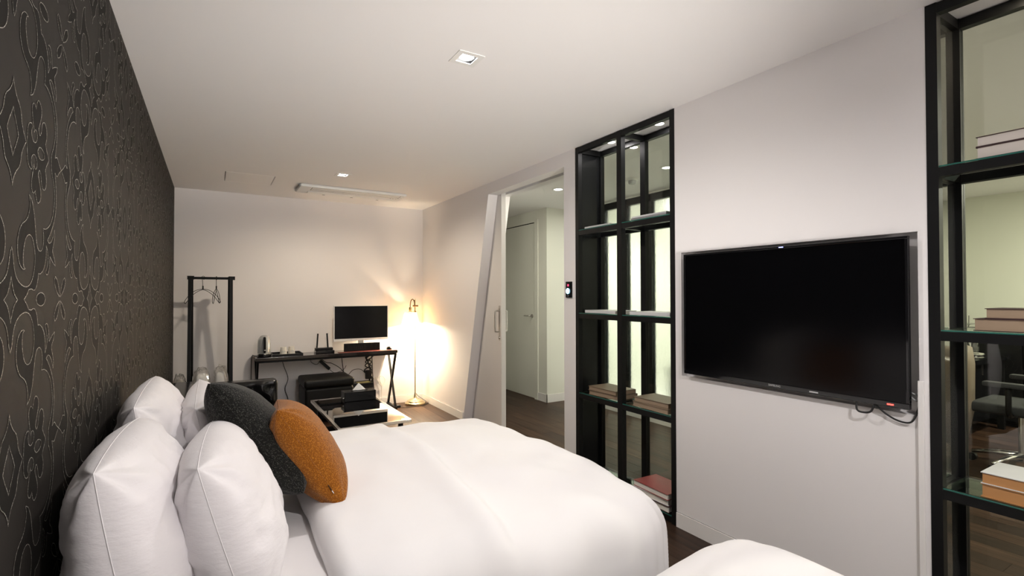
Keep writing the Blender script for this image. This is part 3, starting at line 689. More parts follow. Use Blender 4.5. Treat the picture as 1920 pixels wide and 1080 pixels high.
pillow('cushion', 'charcoal grey woven square cushion leaning on the white pillows', 'cushion', (.50, 2.22, .785), (.12, 1, -.24), (-.60, 0.12, .82), .25, .255, .22, 'charcoal_weave', 3.3, 'woven scatter cushions', k1=.05, k2=.05, wr=.003, corner_w=.004)
t, (c, e1, e2, e3) = pillow('cushion', 'orange woven square cushion leaning on the charcoal cushion', 'cushion', (.665, 2.14, .735), (.10, 1, -.10), (-.50, 0.10, .85), .215, .215, .20, 'orange_weave', 6.6, 'woven scatter cushions', k1=.05, k2=.05, wr=.003, corner_w=.006)
P = c-e1*.205-e2*.12
bm = new(); bar(bm, P-e2*.02, P+e2*.004, .022, .002, up=tuple(e3)); obj('brand_tag', bm, 'black_plastic', t, label='black fabric tag with a white end')
bm = new(); bar(bm, P-e2*.032, P-e2*.02, .022, .002, up=tuple(e3)); obj('tag_stripe', bm, 'tissue', t)

# ================================================================== SOFA
sofa = thing('sofa', 'black tufted leather sofa along the patterned wall', 'sofa', (.45, 4.3, 0))
sy0, sy1 = 3.42, 5.22
child(sofa, 'base', 'leather_dull', bx, .04, .84, sy0+.02, sy1-.02, .10, .24, .01)
for x in (.10, .78):
    for y in (sy0+.1, sy1-.1): child(sofa, 'foot', 'black_plastic', tube, [(x, y, 0), (x, y, .10)], .022, 10, smooth='auto')
for a in (sy0+.17, (sy0+sy1)/2+.002): child(sofa, 'seat_cushion', 'leather', bx, .22, .85, a, a+(sy1-sy0)/2-.18, .24, .37, .03, 4, smooth=True)
def tufted(bm, org, eu, ev, en, lu, lv, depth, rows, cols, nn=40):
    org, eu, ev, en = Vector(org), Vector(eu), Vector(ev), Vector(en); pts = []
    for r_ in range(rows):
        for c_ in range(cols):
            pts.append(((c_+.5+(.25 if r_ % 2 else -.25)*(cols > 1))/cols*lu, (r_+.55)/rows*lv*.95))
    nv = max(8, int(nn*lv/lu)); G = []
    for i in range(nn+1):
        row = []
        for j in range(nv+1):
            u, v = lu*i/nn, lv*j/nv
            d = min(math.hypot(u-a, v-b) for a, b in pts)
            h = depth*(1-math.exp(-(d/.055)**2))
            bor = min(u, lu-u, v, lv-v); h *= min(1, bor/.05)**.5
            row.append(bm.verts.new(org+eu*u+ev*v+en*h))
        G.append(row)
    for i in range(nn):
        for j in range(nv): bm.faces.new((G[i][j], G[i+1][j], G[i+1][j+1], G[i][j+1]))
    return [org+eu*a+ev*b+en*.004 for a, b in pts]
for ya, yb, face, s in ((sy1-.16, sy1, sy1-.158, -1), (sy0, sy0+.16, sy0+.158, 1)):
    arm = child(sofa, 'arm', 'leather', bx, .05, .86, ya, yb, .10, .575, .035, 4, smooth=True)
    bm = new(); P = tufted(bm, (.24, face, .36), (1, 0, 0), (0, 0, 1), (0, s, 0), .60, .20, .035, 2, 4); obj('tufted_pad', bm, 'leather', arm, True, 1)
    for p in P: child(arm, 'button', 'leather', lathe, [(0, -.006), (.008, -.004), (.011, 0), (.008, .004), (0, .006)], tuple(p), 12, smooth=True)
back = child(sofa, 'backrest', 'leather', bx, .03, .22, sy0, sy1, .10, .60, .05, 4, smooth=True)
bm = new(); P = tufted(bm, (.218, sy0+.17, .38), (0, 1, 0), (0, 0, 1), (1, 0, 0), sy1-sy0-.34, .19, .035, 2, 10, 90); obj('tufted_pad', bm, 'leather', back, True, 1)
for p in P: child(back, 'button', 'leather', lathe, [(0, -.006), (.008, -.004), (.011, 0), (.008, .004), (0, .006)], tuple(p), 12, smooth=True)

# ================================================================== COFFEE TABLE, TISSUES, OTTOMAN
t = thing('coffee_table', 'low coffee table with smoked glass top and chrome edge', 'table', (1.378, 4.25, 0))
cx0, cx1, cy0, cy1, cz = 1.105, 1.65, 3.685, 4.825, .40
bm = new(); f_ = .022
for b in ((cx0, cx1, cy0, cy0+f_), (cx0, cx1, cy1-f_, cy1), (cx0, cx0+f_, cy0+f_, cy1-f_), (cx1-f_, cx1, cy0+f_, cy1-f_)): bx(bm, b[0], b[1], b[2], b[3], cz-.022, cz, .002)
obj('frame', bm, 'chrome', t)
child(t, 'glass_top', 'smoked_glass', bx, cx0+f_, cx1-f_, cy0+f_, cy1-f_, cz-.009, cz-.001)
for x in (cx0+.05, cx1-.08):
    for y in (cy0+.05, cy1-.08): child(t, 'leg', 'black_steel', bx, x, x+.03, y, y+.03, 0, cz-.022)
child(t, 'lower_shelf', 'gloss_black', bx, cx0+.04, cx1-.05, cy0+.04, cy1-.05, .14, .155)
t = thing('tissue_box', 'black tissue box with a white tissue on the glass table', 'tissue box', (1.50, 4.68, cz))
child(t, 'box', 'leather', bx, 1.345, 1.625, 4.565, 4.70, cz, cz+.085, .004)
child(t, 'slot_rim', 'black_steel', bx, 1.42, 1.56, 4.615, 4.655, cz+.085, cz+.088)
bm = new(); pk = bm.verts.new((1.487, 4.640, cz+.150)); ring = [bm.verts.new((1.49+.055*math.cos(a)*(1+.15*math.sin(3*a)), 4.636+.016*math.sin(a), cz+.087+.004*math.sin(5*a))) for a in [2*PI*k/14 for k in range(14)]]
for k in range(14): bm.faces.new((ring[k], ring[(k+1) % 14], pk))
obj('tissue', bm, 'tissue', t)
child(t, 'side_knob', 'chrome', tube, [(1.337, 4.59, cz+.03), (1.345, 4.59, cz+.03)], .008, 12, smooth='auto')
t = thing('ottoman', 'black leather ottoman stool under the desk', 'ottoman', (1.43, 5.75, 0))
child(t, 'body', 'leather_dull', bx, 1.17, 1.665, 5.56, 6.02, .04, .37, .03, 3, smooth=True); child(t, 'lid', 'leather_dull', bx, 1.16, 1.675, 5.55, 6.03, .372, .46, .035, 4, smooth=True)
for x in (1.22, 1.62):
    for y in (5.61, 5.97): child(t, 'foot', 'black_plastic', bx, x-.02, x+.02, y-.02, y+.02, 0, .04)
bm = new(); bx(bm, 1.22, 1.62, 5.548, 5.552, .366, .370); obj('seam', bm, 'gap_black', t)
t = thing('speaker_box', 'small black box with yellowish top under the desk', 'box', (1.86, 5.98, 0))
child(t, 'cabinet', 'black_plastic', bx, 1.755, 1.965, 5.88, 6.08, 0, .325, .005); child(t, 'top_label', 'yellow_top', bx, 1.79, 1.94, 5.90, 6.0, .3252, .3275); child(t, 'grille', 'leather_dull', bx, 1.775, 1.945, 5.874, 5.880, .03, .29, .002)
# ================================================================== DESK AND WHAT STANDS ON IT
t = thing('desk', 'narrow black desk with crossed metal legs at back wall', 'desk', (1.48, 5.95, 0))
dx0, dx1, dy0, dy1, dz = .725, 2.225, 5.775, 6.105, .70
child(t, 'desktop', 'dark_wood_top', bx, dx0, dx1, dy0, dy1, dz-.035, dz, .003)
child(t, 'apron', 'black_steel', bx, dx0+.01, dx1-.01, dy0+.012, dy0+.032, dz-.055, dz-.036)
for x in (dx0+.02, dx1-.02):
    lf = child(t, 'leg_frame', 'black_steel', bar, (x, dy0+.02, dz-.036), (x, dy1-.02, .03), .03, .02, up=(1, 0, 0))
    child(lf, 'crossed_bar', 'black_steel', bar, (x-.001, dy1-.02, dz-.036), (x-.001, dy0+.02, .03), .026, .02, up=(1, 0, 0))
    child(lf, 'floor_bar', 'black_steel', bx, x-.016, x+.016, dy0, dy1, 0, .03)
# kettle
kx, ky = .812, 5.90
t = thing('kettle', 'white and steel electric kettle with black handle on desk', 'kettle', (kx, ky, dz))
child(t, 'power_base', 'gloss_black', lathe, [(0, 0), (.064, 0), (.068, .006), (.066, .020), (.060, .026), (0, .026)], (kx, ky, dz), 28, smooth='auto')
child(t, 'body', 'kettle_white', lathe, [(0, .028), (.062, .028), (.065, .05), (.064, .13), (.060, .175), (.050, .20), (.042, .207)], (kx, ky, dz), 32, smooth=True)
child(t, 'lid', 'grey_plastic', lathe, [(.045, .204), (.038, .217), (.022, .226), (0, .229)], (kx, ky, dz), 28, smooth=True)
child(t, 'collar', 'chrome', lathe, [(.0645, .026), (.067, .028), (.067, .036), (.0645, .038)], (kx, ky, dz), 28, smooth='auto')
hd = child(t, 'handle', 'black_plastic', tube, smooth_path([(kx+.0, ky-.055, dz+.20), (kx+.0, ky-.078, dz+.195), (kx+.0, ky-.086, dz+.16), (kx, ky-.086, dz+.09), (kx, ky-.078, dz+.06), (kx, ky-.06, dz+.055)], 5), .013, 12, smooth=True)
child(hd, 'switch', 'lettering', lathe, [(0, -.008), (.008, -.004), (.009, 0), (.008, .004), (0, .008)], (kx, ky-.095, dz+.075), 12, smooth=True)
bm = new(); tube(bm, smooth_path([(kx-.06, ky+.02, dz+.006), (kx-.09, ky+.08, dz+.006), (.712, 6.05, dz+.004), (.705, 6.085, dz-.05), (.703, 6.10, .5), (.702, 6.10, .2), (.72, 6.09, .02)], 6), .004, 8); o = obj('appliance_cable', bm, 'rubber', None, True); tag(o, 'black kettle cord dropping behind the desk end', 'cord')
# tray, cups, sachets
t = thing('serving_tray', 'black rectangular tray holding two paper cups', 'tray', (1.04, 5.93, dz))
child(t, 'bottom', 'black_plastic', bx, .885, 1.185, 5.80, 6.07, dz, dz+.006)
bm = new()
for b in ((.885, 1.185, 5.80, 5.81), (.885, 1.185, 6.06, 6.07), (.885, .895, 5.81, 6.06), (1.175, 1.185, 5.81, 6.06)): bx(bm, *b, dz+.006, dz+.024)
obj('rim', bm, 'black_plastic', t)
CP = [(0, .002), (.036, 0), (.037, .004), (.028, .080), (.024, .080), (.0235, .077), (0, .077)]
def cup(x, y, label):
    t = thing('paper_cup', label, 'cup', (x, y, dz+.006), 'paper cups on the tray')
    child(t, 'wall', 'paper', lathe, CP, (x, y, dz+.0065), 24, smooth='auto'); child(t, 'rim', 'paper', lathe, [(.036, 0), (.0385, .002), (.0385, .005), (.0365, .006)], (x, y, dz+.0065), 24, smooth=True)
    bm = new()
    for k in range(5): 
        a = -PI/2-.5+k*.25; z = dz+.03+.008*(k % 2); r = .0345
        bx(bm, x+r*math.cos(a)-.003, x+r*math.cos(a)+.003, y+r*math.sin(a)-.001, y+r*math.sin(a)+.001, z, z+.012)
    obj('printed_mark', bm, 'lettering', t)
cup(1.005, 5.95, 'upturned paper cup on tray, nearer the kettle'); cup(1.09, 5.98, 'upturned paper cup on tray, nearer the router')
for i, (x, y, r) in enumerate(((1.0, 5.845, .1), (1.085, 5.85, -.15))):
    bm = new(); bx(bm, -.045, .045, -.02, .02, 0, .004, .0015); o = obj('tea_sachet', bm, 'sachet', None, loc=(x, y, dz+.0065)); o.rotation_euler = (0, 0, r)
    tag(o, ('flat yellow sachet on tray below the kettle-side cup', 'flat yellow sachet on tray below the router-side cup')[i], 'sachet', 'sachets on the tray')
# router
t = thing('wifi_router', 'black router with two upright antennas on desk', 'router', (1.43, 5.93, dz))
child(t, 'body', 'gloss_black', bx, 1.325, 1.525, 5.87, 6.0, dz, dz+.03, .006); child(t, 'top_deck', 'black_plastic', bx, 1.33, 1.52, 5.93, 5.995, dz+.03, dz+.055, .006)
for x, s in ((1.355, .010), (1.475, -.012)): child(t, 'antenna', 'black_plastic', bar, (x, 5.99, dz+.04), (x+s, 5.985, dz+.215), .016, .009, up=(0, 1, 0))
# computer monitor, keyboard, mouse
t = thing('computer_monitor', 'computer monitor with thin white frame and dark screen', 'monitor', (1.84, 5.95, dz))
mx0, mx1, mz0, mz1 = 1.527, 2.157, .82, 1.229
child(t, 'back_shell', 'white_plastic', bx, mx0+.01, mx1-.01, 5.952, 5.975, mz0+.01, mz1-.01, .006)
bm = new()
for b in ((mx0, mx1, mz1-.008, mz1), (mx0, mx1, mz0, mz0+.026), (mx0, mx0+.009, mz0+.026, mz1-.008), (mx1-.009, mx1, mz0+.026, mz1-.008)): bx(bm, b[0], b[1], 5.934, 5.955, b[2], b[3], .002)
obj('frame', bm, 'white_plastic', t)
child(t, 'screen', 'screen_panel', bx, mx0+.008, mx1-.008, 5.939, 5.953, mz0+.025, mz1-.007)
child(t, 'neck', 'white_plastic', bx, 1.81, 1.87, 5.955, 5.972, dz+.012, mz0+.03); child(t, 'foot', 'white_plastic', bx, 1.71, 1.97, 5.93, 6.06, dz, dz+.012, .005)
t = thing('keyboard', 'black computer keyboard stood on edge under the monitor', 'keyboard', (1.84, 5.92, dz))
child(t, 'case', 'black_plastic', bx, 1.635, 2.05, 5.905, 5.922, dz, dz+.092, .004)
bm = new()
for r_ in range(5):
    for c_ in range(17): bx(bm, 1.648+c_*.0232, 1.648+c_*.0232+.019, 5.900, 5.906, dz+.010+r_*.0155, dz+.010+r_*.0155+.012)
o = obj('keys', bm, 'black_plastic', t); o['kind'] = 'stuff'
t = thing('computer_mouse', 'small black computer mouse at the desk end', 'mouse', (2.155, 5.89, dz))
bm = lathe(new(), [(0, 0), (.030, 0), (.033, .008), (.030, .022), (.018, .033), (0, .037)], (0, 0, 0), 20); bmesh.ops.transform(bm, matrix=Matrix.Translation((2.155, 5.89, dz+.0025)) @ Matrix.Diagonal((.95, 1.5, 1, 1)), verts=bm.verts); obj('shell', bm, 'black_plastic', t, True)
child(t, 'wheel', 'rubber', tube, [(2.151, 5.862, dz+.033), (2.159, 5.862, dz+.033)], .007, 12, smooth='auto')
o = obj('desk_mat', bx(new(), 1.56, 2.215, 5.782, 5.90-.004, dz+.0002, dz+.002, .0005), 'red_mat'); tag(o, 'thin dark red mat along the desk front by keyboard', 'mat')
# cables under the desk
def cord(name, label, pts, r=.004, m='rubber', group='cables under the desk', cat='cord'):
    bm = new(); tube(bm, smooth_path(pts, 7), r, 7); return tag(obj(name, bm, m, None, True), label, cat, group)
cord('cable', 'thin dark cable hanging from the desk beside the kettle end', [(1.0, 6.09, .66), (1.03, 6.10, .55), (1.07, 6.10, .42), (1.04, 6.10, .30), (1.07, 6.09, .18), (1.02, 6.08, .06), (1.16, 6.07, .012), (1.10, 6.04, .008)], .0035)
t = thing('power_adapter', 'black power adapter hanging in cables below the router', 'adapter', (1.45, 6.06, .52), 'cables under the desk')
bm = new(); bar(bm, (1.40, 6.04, .60), (1.50, 6.04, .50), .05, .035); obj('brick', bm, 'black_plastic', t)
child(t, 'lead', 'rubber', tube, smooth_path([(1.34, 6.06, .664), (1.30, 6.05, .60), (1.36, 6.04, .56), (1.40, 6.04, .60)], 6), .003, 7, smooth=True)
child(t, 'lead', 'rubber', tube, smooth_path([(1.50, 6.04, .50), (1.56, 6.05, .45), (1.66, 6.07, .47), (1.70, 6.08, .52)], 6), .003, 7, smooth=True)
cord('cable', 'black cable looping from the router adapter to the desk middle', [(1.37, 6.05, .664), (1.46, 6.05, .58), (1.53, 6.05, .56), (1.62, 6.06, .50), (1.67, 6.08, .44), (1.69, 6.09, .36), (1.71, 6.09, .05)], .004)
cord('cable', 'black cable running straight down behind the ottoman', [(1.64, 6.06, .664), (1.65, 6.07, .58), (1.67, 6.09, .46), (1.70, 6.10, .33), (1.705, 6.10, .03)], .0045)
cord('cable', 'black cable arching over towards the small black box', [(1.72, 6.08, .40), (1.78, 6.08, .46), (1.87, 6.08, .46), (1.93, 6.08, .40)], .0035)
t = thing('cable_bundle', 'tangled bundle of black cables above the small black box', 'cables', (1.95, 6.04, .4), 'cables under the desk')
for k in range(5):
    r_ = random.Random(k); pts = [(2.02+.01*k, 6.07, .664)]+[(1.96+.05*r_.uniform(-1, 1), 6.06+.02*r_.uniform(-1, 1), .60-.05*i) for i in range(6)]+[(1.99, 6.07, .30-.02*k)]
    child(t, 'strand', 'rubber', tube, smooth_path(pts, 6), .0065, 7, smooth=True)
child(t, 'plug_block', 'black_plastic', bx, 1.915, 1.985, 6.02, 6.07, .345, .45, .008)
cord('cable', 'black cable dropping past the small black box to floor', [(2.0, 6.085, .66), (2.01, 6.09, .5), (2.02, 6.1, .35), (2.04, 6.10, .12), (2.03, 6.09, .01)], .006)
cord('cable', 'pale thin cable looped in the air beside the black box', [(1.98, 6.10, .36), (2.06, 6.10, .33), (2.13, 6.10, .36), (2.17, 6.10, .30), (2.13, 6.10, .24), (2.08, 6.10, .30), (2.05, 6.10, .35)], .003, 'clear_cord')
cord('cable', 'thin white cable hanging behind the crossed desk legs', [(2.17, 6.10, .6), (2.13, 6.105, .45), (2.10, 6.105, .35), (2.13, 6.105, .2), (2.12, 6.10, .05)], .0025, 'clear_cord')

# ================================================================== FLOOR LAMP
lx, ly = 2.50, 5.94
t = thing('floor_lamp', 'lit brass floor lamp with pleated cream shade in corner', 'lamp', (lx, ly, 0))
child(t, 'base', 'antique_brass', lathe, [(0, 0), (.125, 0), (.128, .012), (.124, .024), (.105, .034), (.100, .046), (.070, .060), (.030, .070), (.018, .085), (.013, .12), (.010, .14), (0, .14)], (lx, ly, 0), 36, smooth='auto')
child(t, 'pole', 'antique_brass', tube, [(lx, ly, .13), (lx-.004, ly, 1.27)], .0075, 12, smooth='auto')
child(t, 'finial', 'antique_brass', lathe, [(0, 1.31), (.007, 1.30), (.010, 1.285), (.006, 1.27), (.011, 1.262), (0, 1.255)], (lx-.004, ly, 0), 14, smooth=True)
child(t, 'knuckle', 'bronze', tube, [(lx-.03, ly, 1.215), (lx+.035, ly, 1.215)], .011, 12, smooth='auto')
sx = lx-.065
child(t, 'gooseneck', 'bronze', tube, smooth_path([(lx-.010, ly, 1.215), (lx-.014, ly, 1.27), (lx-.035, ly, 1.298), (sx+.008, ly, 1.275), (sx, ly, 1.23), (sx, ly, 1.20)], 6), .006, 10, smooth=True)
child(t, 'socket', 'antique_brass', lathe, [(0, 1.205), (.016, 1.20), (.020, 1.175), (.014, 1.16), (.022, 1.145), (.016, 1.13), (0, 1.13)], (sx, ly, 0), 16, smooth='auto')
bm = new(); n = 72; Rg = []
for k, (r_, z) in enumerate([(.072, 1.132), (.080, 1.09), (.095, 1.03), (.110, .982)]):
    Rg.append([bm.verts.new((sx+(r_+.0025*(1 if i % 2 else -1))*math.cos(2*PI*i/n), ly+(r_+.0025*(1 if i % 2 else -1))*math.sin(2*PI*i/n), z+.012*math.cos(2*PI*i/n))) for i in range(n)])
for a, b in zip(Rg, Rg[1:]):
    for i in range(n): bm.faces.new((a[i], a[(i+1) % n], b[(i+1) % n], b[i]))
sh = obj('shade', bm, 'shade_cloth', t)
bm = new(); tube(bm, [v for v in [(sx+.0755*math.cos(2*PI*i/36), ly+.0755*math.sin(2*PI*i/36), 1.133+.012*math.cos(2*PI*i/36)) for i in range(36)]], .003, 6, closed=True); tube(bm, [(sx+.113*math.cos(2*PI*i/36), ly+.113*math.sin(2*PI*i/36), .982+.012*math.cos(2*PI*i/36)) for i in range(36)], .003, 6, closed=True); obj('shade_trim', bm, 'bronze', sh, True)
child(sh, 'top_baffle', 'shade_cloth', lathe, [(.070, 1.130), (.034, 1.133), (.032, 1.131), (.068, 1.128)], (sx, ly, 0), 36)  # added ring, narrows the opening so less light reaches the wall above
child(t, 'bulb', 'bulb', lathe, [(0, 1.075), (.010, 1.078), (.016, 1.09), (.014, 1.11), (.011, 1.13)], (sx, ly, 0), 16, smooth=True)
child(t, 'dimmer_knob', 'bronze', tube, [(lx-.004, ly-.02, 1.15), (lx-.004, ly+.02, 1.15)], .006, 10, smooth='auto')
pl = bpy.data.lights.new('lamp_light', 'POINT'); pl.energy = LIGHT['lamp']; pl.color = WARM; pl.shadow_soft_size = .03
o = bpy.data.objects.new('lamp_light', pl); COL.objects.link(o); o.parent = t; o.location = (sx-lx, 0, 1.01)
bm = new(); tube(bm, smooth_path([(lx+.012, ly, .13), (lx+.05, ly+.02, .09), (lx+.14, ly, .02), (lx+.145, ly-.06, .006), (lx+.03, ly-.15, .006), (lx-.12, ly-.14, .006), (lx-.20, ly-.10, .006), (lx-.26, ly-.09, .015)], 6), .003, 7); o = obj('curled_cable', bm, 'rubber', None, True); tag(o, 'thin dark lamp cord curling round the brass base', 'cord')
t = thing('foot_switch', 'small black plug block on floor between desk and lamp', 'switch', (2.27, 5.86, 0)); child(t, 'case', 'black_plastic', bx, 2.225, 2.285, 5.84, 5.885, 0.0, .028, .006, smooth='auto'); child(t, 'rocker', 'grey_plastic', bx, 2.245, 2.265, 5.853, 5.872, .028, .032, .001)

# ================================================================== CLOTHES RACK
t = thing('clothes_rack', 'black metal clothes rack standing by the back wall', 'rack', (.33, 5.83, 0))
ry = 5.80
for x in (.150, .500):
    for s, yb, xs in ((-1, 5.60, -.012), (1, 6.02, .022)):
        xx = x+(xs if x < .3 else -xs)*0+(0 if s < 0 else (.012 if x < .3 else -.012))
        child(t, 'leg', 'black_steel', bar, (xx, ry+s*.015, 1.535), (xx, yb, .0), .030, .030, up=(1, 0, 0))
    child(t, 'top_block', 'black_steel', bx, x-.022, x+.034, ry-.03, ry+.03, 1.505, 1.54)
child(t, 'hanging_bar', 'black_steel', bx, .17, .49, ry-.012, ry+.012, 1.508, 1.532)
child(t, 'lower_bar', 'black_steel', bx, .160, .500, 5.975, 5.995, .18, .20)
def hanger(x, ang, label, w_):
    t = thing('wire_hanger', label, 'hanger', (x, ry, 1.50), 'wire hangers on the rack')
    M = Matrix.Translation((x, ry, 1.533)) @ Matrix.Rotation(ang, 4, 'Z')
    f = lambda pts: [M @ Vector(p) for p in pts]
    child(t, 'hook', 'black_plastic', tube, f(smooth_path([(.006, 0, -.03), (.016, 0, -.010), (.010, 0, .004), (0, 0, .0055), (-.010, 0, -.002), (-.004, 0, -.04), (0, 0, -.10)], 5)), .0022, 7, smooth=True)
    child(t, 'ferrule', 'black_plastic', tube, f([(0, 0, -.09), (0, 0, -.125)]), .006, 8, smooth='auto')
    pts = []
    for s in (1, -1): 
        arm = [(0, 0, -.12), (.08*w_, .004, -.135), (.15*w_, .004, -.18), (.19*w_, .006, -.225), (.205*w_, .010, -.25), (.195*w_, .014, -.262), (.18*w_, .016, -.245), (.13*w_, .014, -.19), (.06*w_, .010, -.145), (0, .004, -.125)]
        child(t, 'shoulder_wire', 'black_plastic', tube, f(smooth_path([(p[0]*s, p[1]*s, p[2]) for p in arm], 5)), .0026, 7, smooth=True)
hanger(.258, .35, 'black wire hanger turned broadside on the rack', .80)
hanger(.372, 1.35, 'black wire hanger turned edgewise on the rack', .95)

# plastic wrapped bundles on the floor behind the sofa
def bundle(label, cx, cy, z0, sx_, sy_, sz_, seed, fill):
    t = thing('wrapped_bundle', label, 'bundle', (cx, cy, z0), 'plastic wrapped bedding bundles')
    for nm, s_, m_, amp in (('folded_bedding', .84, fill, .004), ('plastic_wrap', 1.0, 'clear_wrap', .016)):
        bm = bmesh.new(); bmesh.ops.create_icosphere(bm, subdivisions=4, radius=1)
        for v in bm.verts:
            p = v.co; k = 4.0; L_ = (abs(p.x)**k+abs(p.y)**k+abs(p.z)**k)**(1/k); q_ = p/L_
            d = amp*(noise.noise(p*4+Vector((seed, 0, 0)))+.6*noise.noise(p*10+Vector((0, seed, 0))))
            top = max(0, q_.z)*.10*noise.noise(Vector((p.x*3+seed, p.y*3, 0))) if m_ == 'clear_wrap' else 0
            n_ = q_.normalized(); v.co = Vector((cx, cy, z0+sz_/2))+Vector((q_.x*sx_/2*s_, q_.y*sy_/2*s_, (q_.z*s_+top)*sz_/2))+n_*d
            v.co.z = max(v.co.z, z0+.001)
        obj(nm, bm, m_, t, m_ != 'clear_wrap')
bundle('plastic wrapped white bundle standing by the patterned wall', .072, 5.79, 0, .10, .24, .585, 2.1, 'paper')
bundle('plastic wrapped cream bedding bundle in the middle of the rack', .250, 5.79, 0, .150, .24, .63, 5.7, 'tissue')
bundle('plastic wrapped white bundle at the rack end nearest the desk', .412, 5.79, 0, .13, .24, .64, 9.3, 'tissue')

# ================================================================== STUDY BEYOND THE GLASS
t = thing('study_desk', 'long glossy black desk in the study beyond the shelving', 'desk', (6.5, 2.0, 0))
child(t, 'desktop', 'gloss_black', bx, 5.80, 7.2, 1.72, 2.45, .70, .75, .004); child(t, 'front_panel', 'gloss_black', bx, 5.95, 7.1, 1.78, 1.80, .15, .70)
for x in (5.86, 7.10):
    for y in (1.76, 2.36): child(t, 'leg', 'black_steel', bx, x, x+.05, y, y+.05, 0, .70)
t = thing('low_cabinet', 'black low cabinet against the study far wall', 'cabinet', (7.5, 2.1, 0))
child(t, 'carcass', 'black_plastic', bx, 7.30, 7.735, 1.2, 2.58, .04, .98, .004); child(t, 'plinth', 'black_plastic', bx, 7.33, 7.72, 1.23, 2.55, 0, .04)
for y in (1.21, 1.67, 2.13): 
    d_ = child(t, 'door', 'black_plastic', bx, 7.285, 7.30, y, y+.44, .06, .96, .002); child(d_, 'handle', 'chrome', bx, 7.278, 7.285, y+.38, y+.39, .5, .62)
t = thing('glass_tray', 'small chrome tray under the upturned goblet', 'tray', (6.78, 1.93, .75))
child(t, 'plate', 'chrome', lathe, [(0, 0), (.12, 0), (.125, .008), (.118, .010), (0, .006)], (6.78, 1.93, .75), 28, smooth='auto'); child(t, 'rim', 'chrome', lathe, [(.118, .008), (.126, .014), (.122, .018), (.116, .010)], (6.78, 1.93, .75), 28, smooth='auto')
t = thing('goblet', 'upturned clear glass goblet on the study desk', 'goblet', (6.78, 1.93, .768))
child(t, 'bowl', 'goblet_glass', lathe, [(.075, 0), (.085, .06), (.078, .11), (.045, .15), (.014, .165)], (6.78, 1.93, .762), 28, smooth=True); child(t, 'stem', 'goblet_glass', lathe, [(.014, .165), (.008, .18), (.008, .27), (.014, .285)], (6.78, 1.93, .762), 16, smooth=True); child(t, 'foot', 'goblet_glass', lathe, [(.014, .285), (.07, .297), (.072, .301), (0, .303)], (6.78, 1.93, .762), 28, smooth=True)
t = thing('wire_stand', 'bent chrome wire stand beside the goblet', 'stand', (7.0, 2.0, .75))
child(t, 'wire', 'chrome', tube, smooth_path([(6.92, 1.95, .754), (7.0, 1.98, .80), (7.12, 2.03, .90), (7.07, 2.01, 1.05), (7.04, 2.0, 1.14)], 6), .004, 8, smooth=True)
child(t, 'wire', 'chrome', tube, smooth_path([(6.92, 1.95, .754), (6.94, 1.96, .9), (6.99, 1.98, .96), (7.05, 2.0, .90), (6.93, 1.96, .76)], 6), .004, 8, smooth=True)
# office chair
ox, oy = 5.66, 1.28
t = thing('office_chair', 'black mesh office chair with chrome star base in study', 'chair', (ox, oy, 0))
child(t, 'seat', 'mesh_grey', bx, ox-.26, ox+.26, oy-.25, oy+.25, .44, .52, .035, 4, smooth=True)
bm = new(); G = []
for i in range(17):
    row = []
    for j in range(17):
        u, v = i/8-1, j/16; row.append(bm.verts.new((ox+.24*u*(1-.12*v*v), oy-.25-.10*v+.05*u*u, .56+.46*v)))
    G.append(row)
for i in range(16):
    for j in range(16): bm.faces.new((G[i][j], G[i+1][j], G[i+1][j+1], G[i][j+1]))
bk = obj('backrest', bm, 'mesh_grey', t, True); sd = bk.modifiers.new('s', 'SOLIDIFY'); sd.thickness = .035
child(bk, 'back_frame', 'grey_plastic', tube, [tuple(v) for v in [(ox+.24*math.cos(a)*(.97), oy-.30-.05*math.sin(a), .79+.24*math.sin(a)) for a in [2*PI*k/32 for k in range(32)]]], .012, 8, closed=True, smooth=True)
child(t, 'back_stem', 'black_plastic', tube, smooth_path([(ox, oy-.1, .43), (ox, oy-.26, .46), (ox, oy-.33, .62)], 4), .022, 10, smooth=True)
for s in (-1, 1):
    ar = child(t, 'armrest', 'mesh_grey', bx, ox+s*.30-.04, ox+s*.30+.04, oy-.16, oy+.14, .66, .695, .012, smooth='auto'); child(ar, 'arm_post', 'black_plastic', tube, smooth_path([(ox+s*.24, oy, .45), (ox+s*.30, oy, .47), (ox+s*.30, oy, .66)], 4), .018, 10, smooth=True)
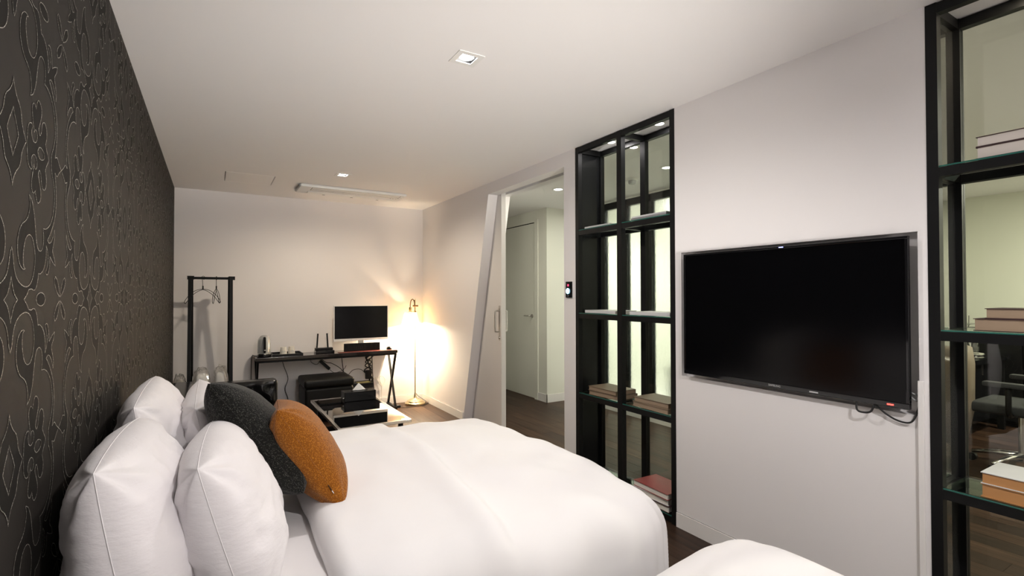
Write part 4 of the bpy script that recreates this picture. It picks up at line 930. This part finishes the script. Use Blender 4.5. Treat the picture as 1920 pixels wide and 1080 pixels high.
child(t, 'gas_lift', 'chrome', tube, [(ox, oy, .10), (ox, oy, .44)], .026, 14, smooth='auto')
for k in range(5):
    a = 2*PI*k/5+.3; cx_, cy_ = ox+.30*math.cos(a), oy+.30*math.sin(a)
    child(t, 'base_arm', 'chrome', tube, [(ox, oy, .115), (ox+.15*math.cos(a), oy+.15*math.sin(a), .105), (cx_, cy_, .075)], .02, 10, radii=[.026, .02, .014], smooth=True)
    child(t, 'caster', 'black_plastic', tube, [(cx_-.018*math.sin(a), cy_+.018*math.cos(a), .03), (cx_+.018*math.sin(a), cy_-.018*math.cos(a), .03)], .03, 16, smooth='auto')
# tub chair
def tub_chair(bx_, by_, label):
    t = thing('tub_chair', label, 'chair', (bx_, by_, 0), 'brown tub chairs in the study')
    bm = new(); n = 26; prof = [(.22, .22), (.30, .22), (.34, .45), (.345, .80), (.33, .93), (.27, .96), (.235, .90), (.225, .50), (.22, .22)]; Rg = []
    for k in range(n+1):
        a = PI*.10+(PI*1.8)*k/n+PI*.5; dip = .15*(1-min(1, abs(k/n-.5)*-2+1)*1)
        Rg.append([bm.verts.new((bx_+r_*math.cos(a), by_+r_*math.sin(a), z-(.16*abs(2*k/n-1)**2 if z > .6 else 0))) for r_, z in prof[:-1]])
    for a, b in zip(Rg, Rg[1:]):
        for i in range(len(prof)-1): bm.faces.new((a[i], a[(i+1) % 8], b[(i+1) % 8], b[i]))
    bm.faces.new(Rg[0]); bm.faces.new(Rg[-1][::-1]); obj('wraparound_back', bm, 'brown_leather', t, True)
    child(t, 'seat', 'brown_leather', lathe, [(0, .22), (.215, .22), (.222, .40), (.20, .46), (.12, .475), (0, .48)], (bx_, by_, 0), 28, smooth='auto')
    for k in range(4):
        a = PI/4+k*PI/2; child(t, 'leg', 'black_plastic', tube, [(bx_+.2*math.cos(a), by_+.2*math.sin(a), 0), (bx_+.19*math.cos(a), by_+.19*math.sin(a), .22)], .018, 10, smooth='auto')

tub_chair(5.42, 1.84, 'brown leather tub chair beside the study desk')
tub_chair(5.40, -.12, 'brown leather tub chair across the study from the desk')
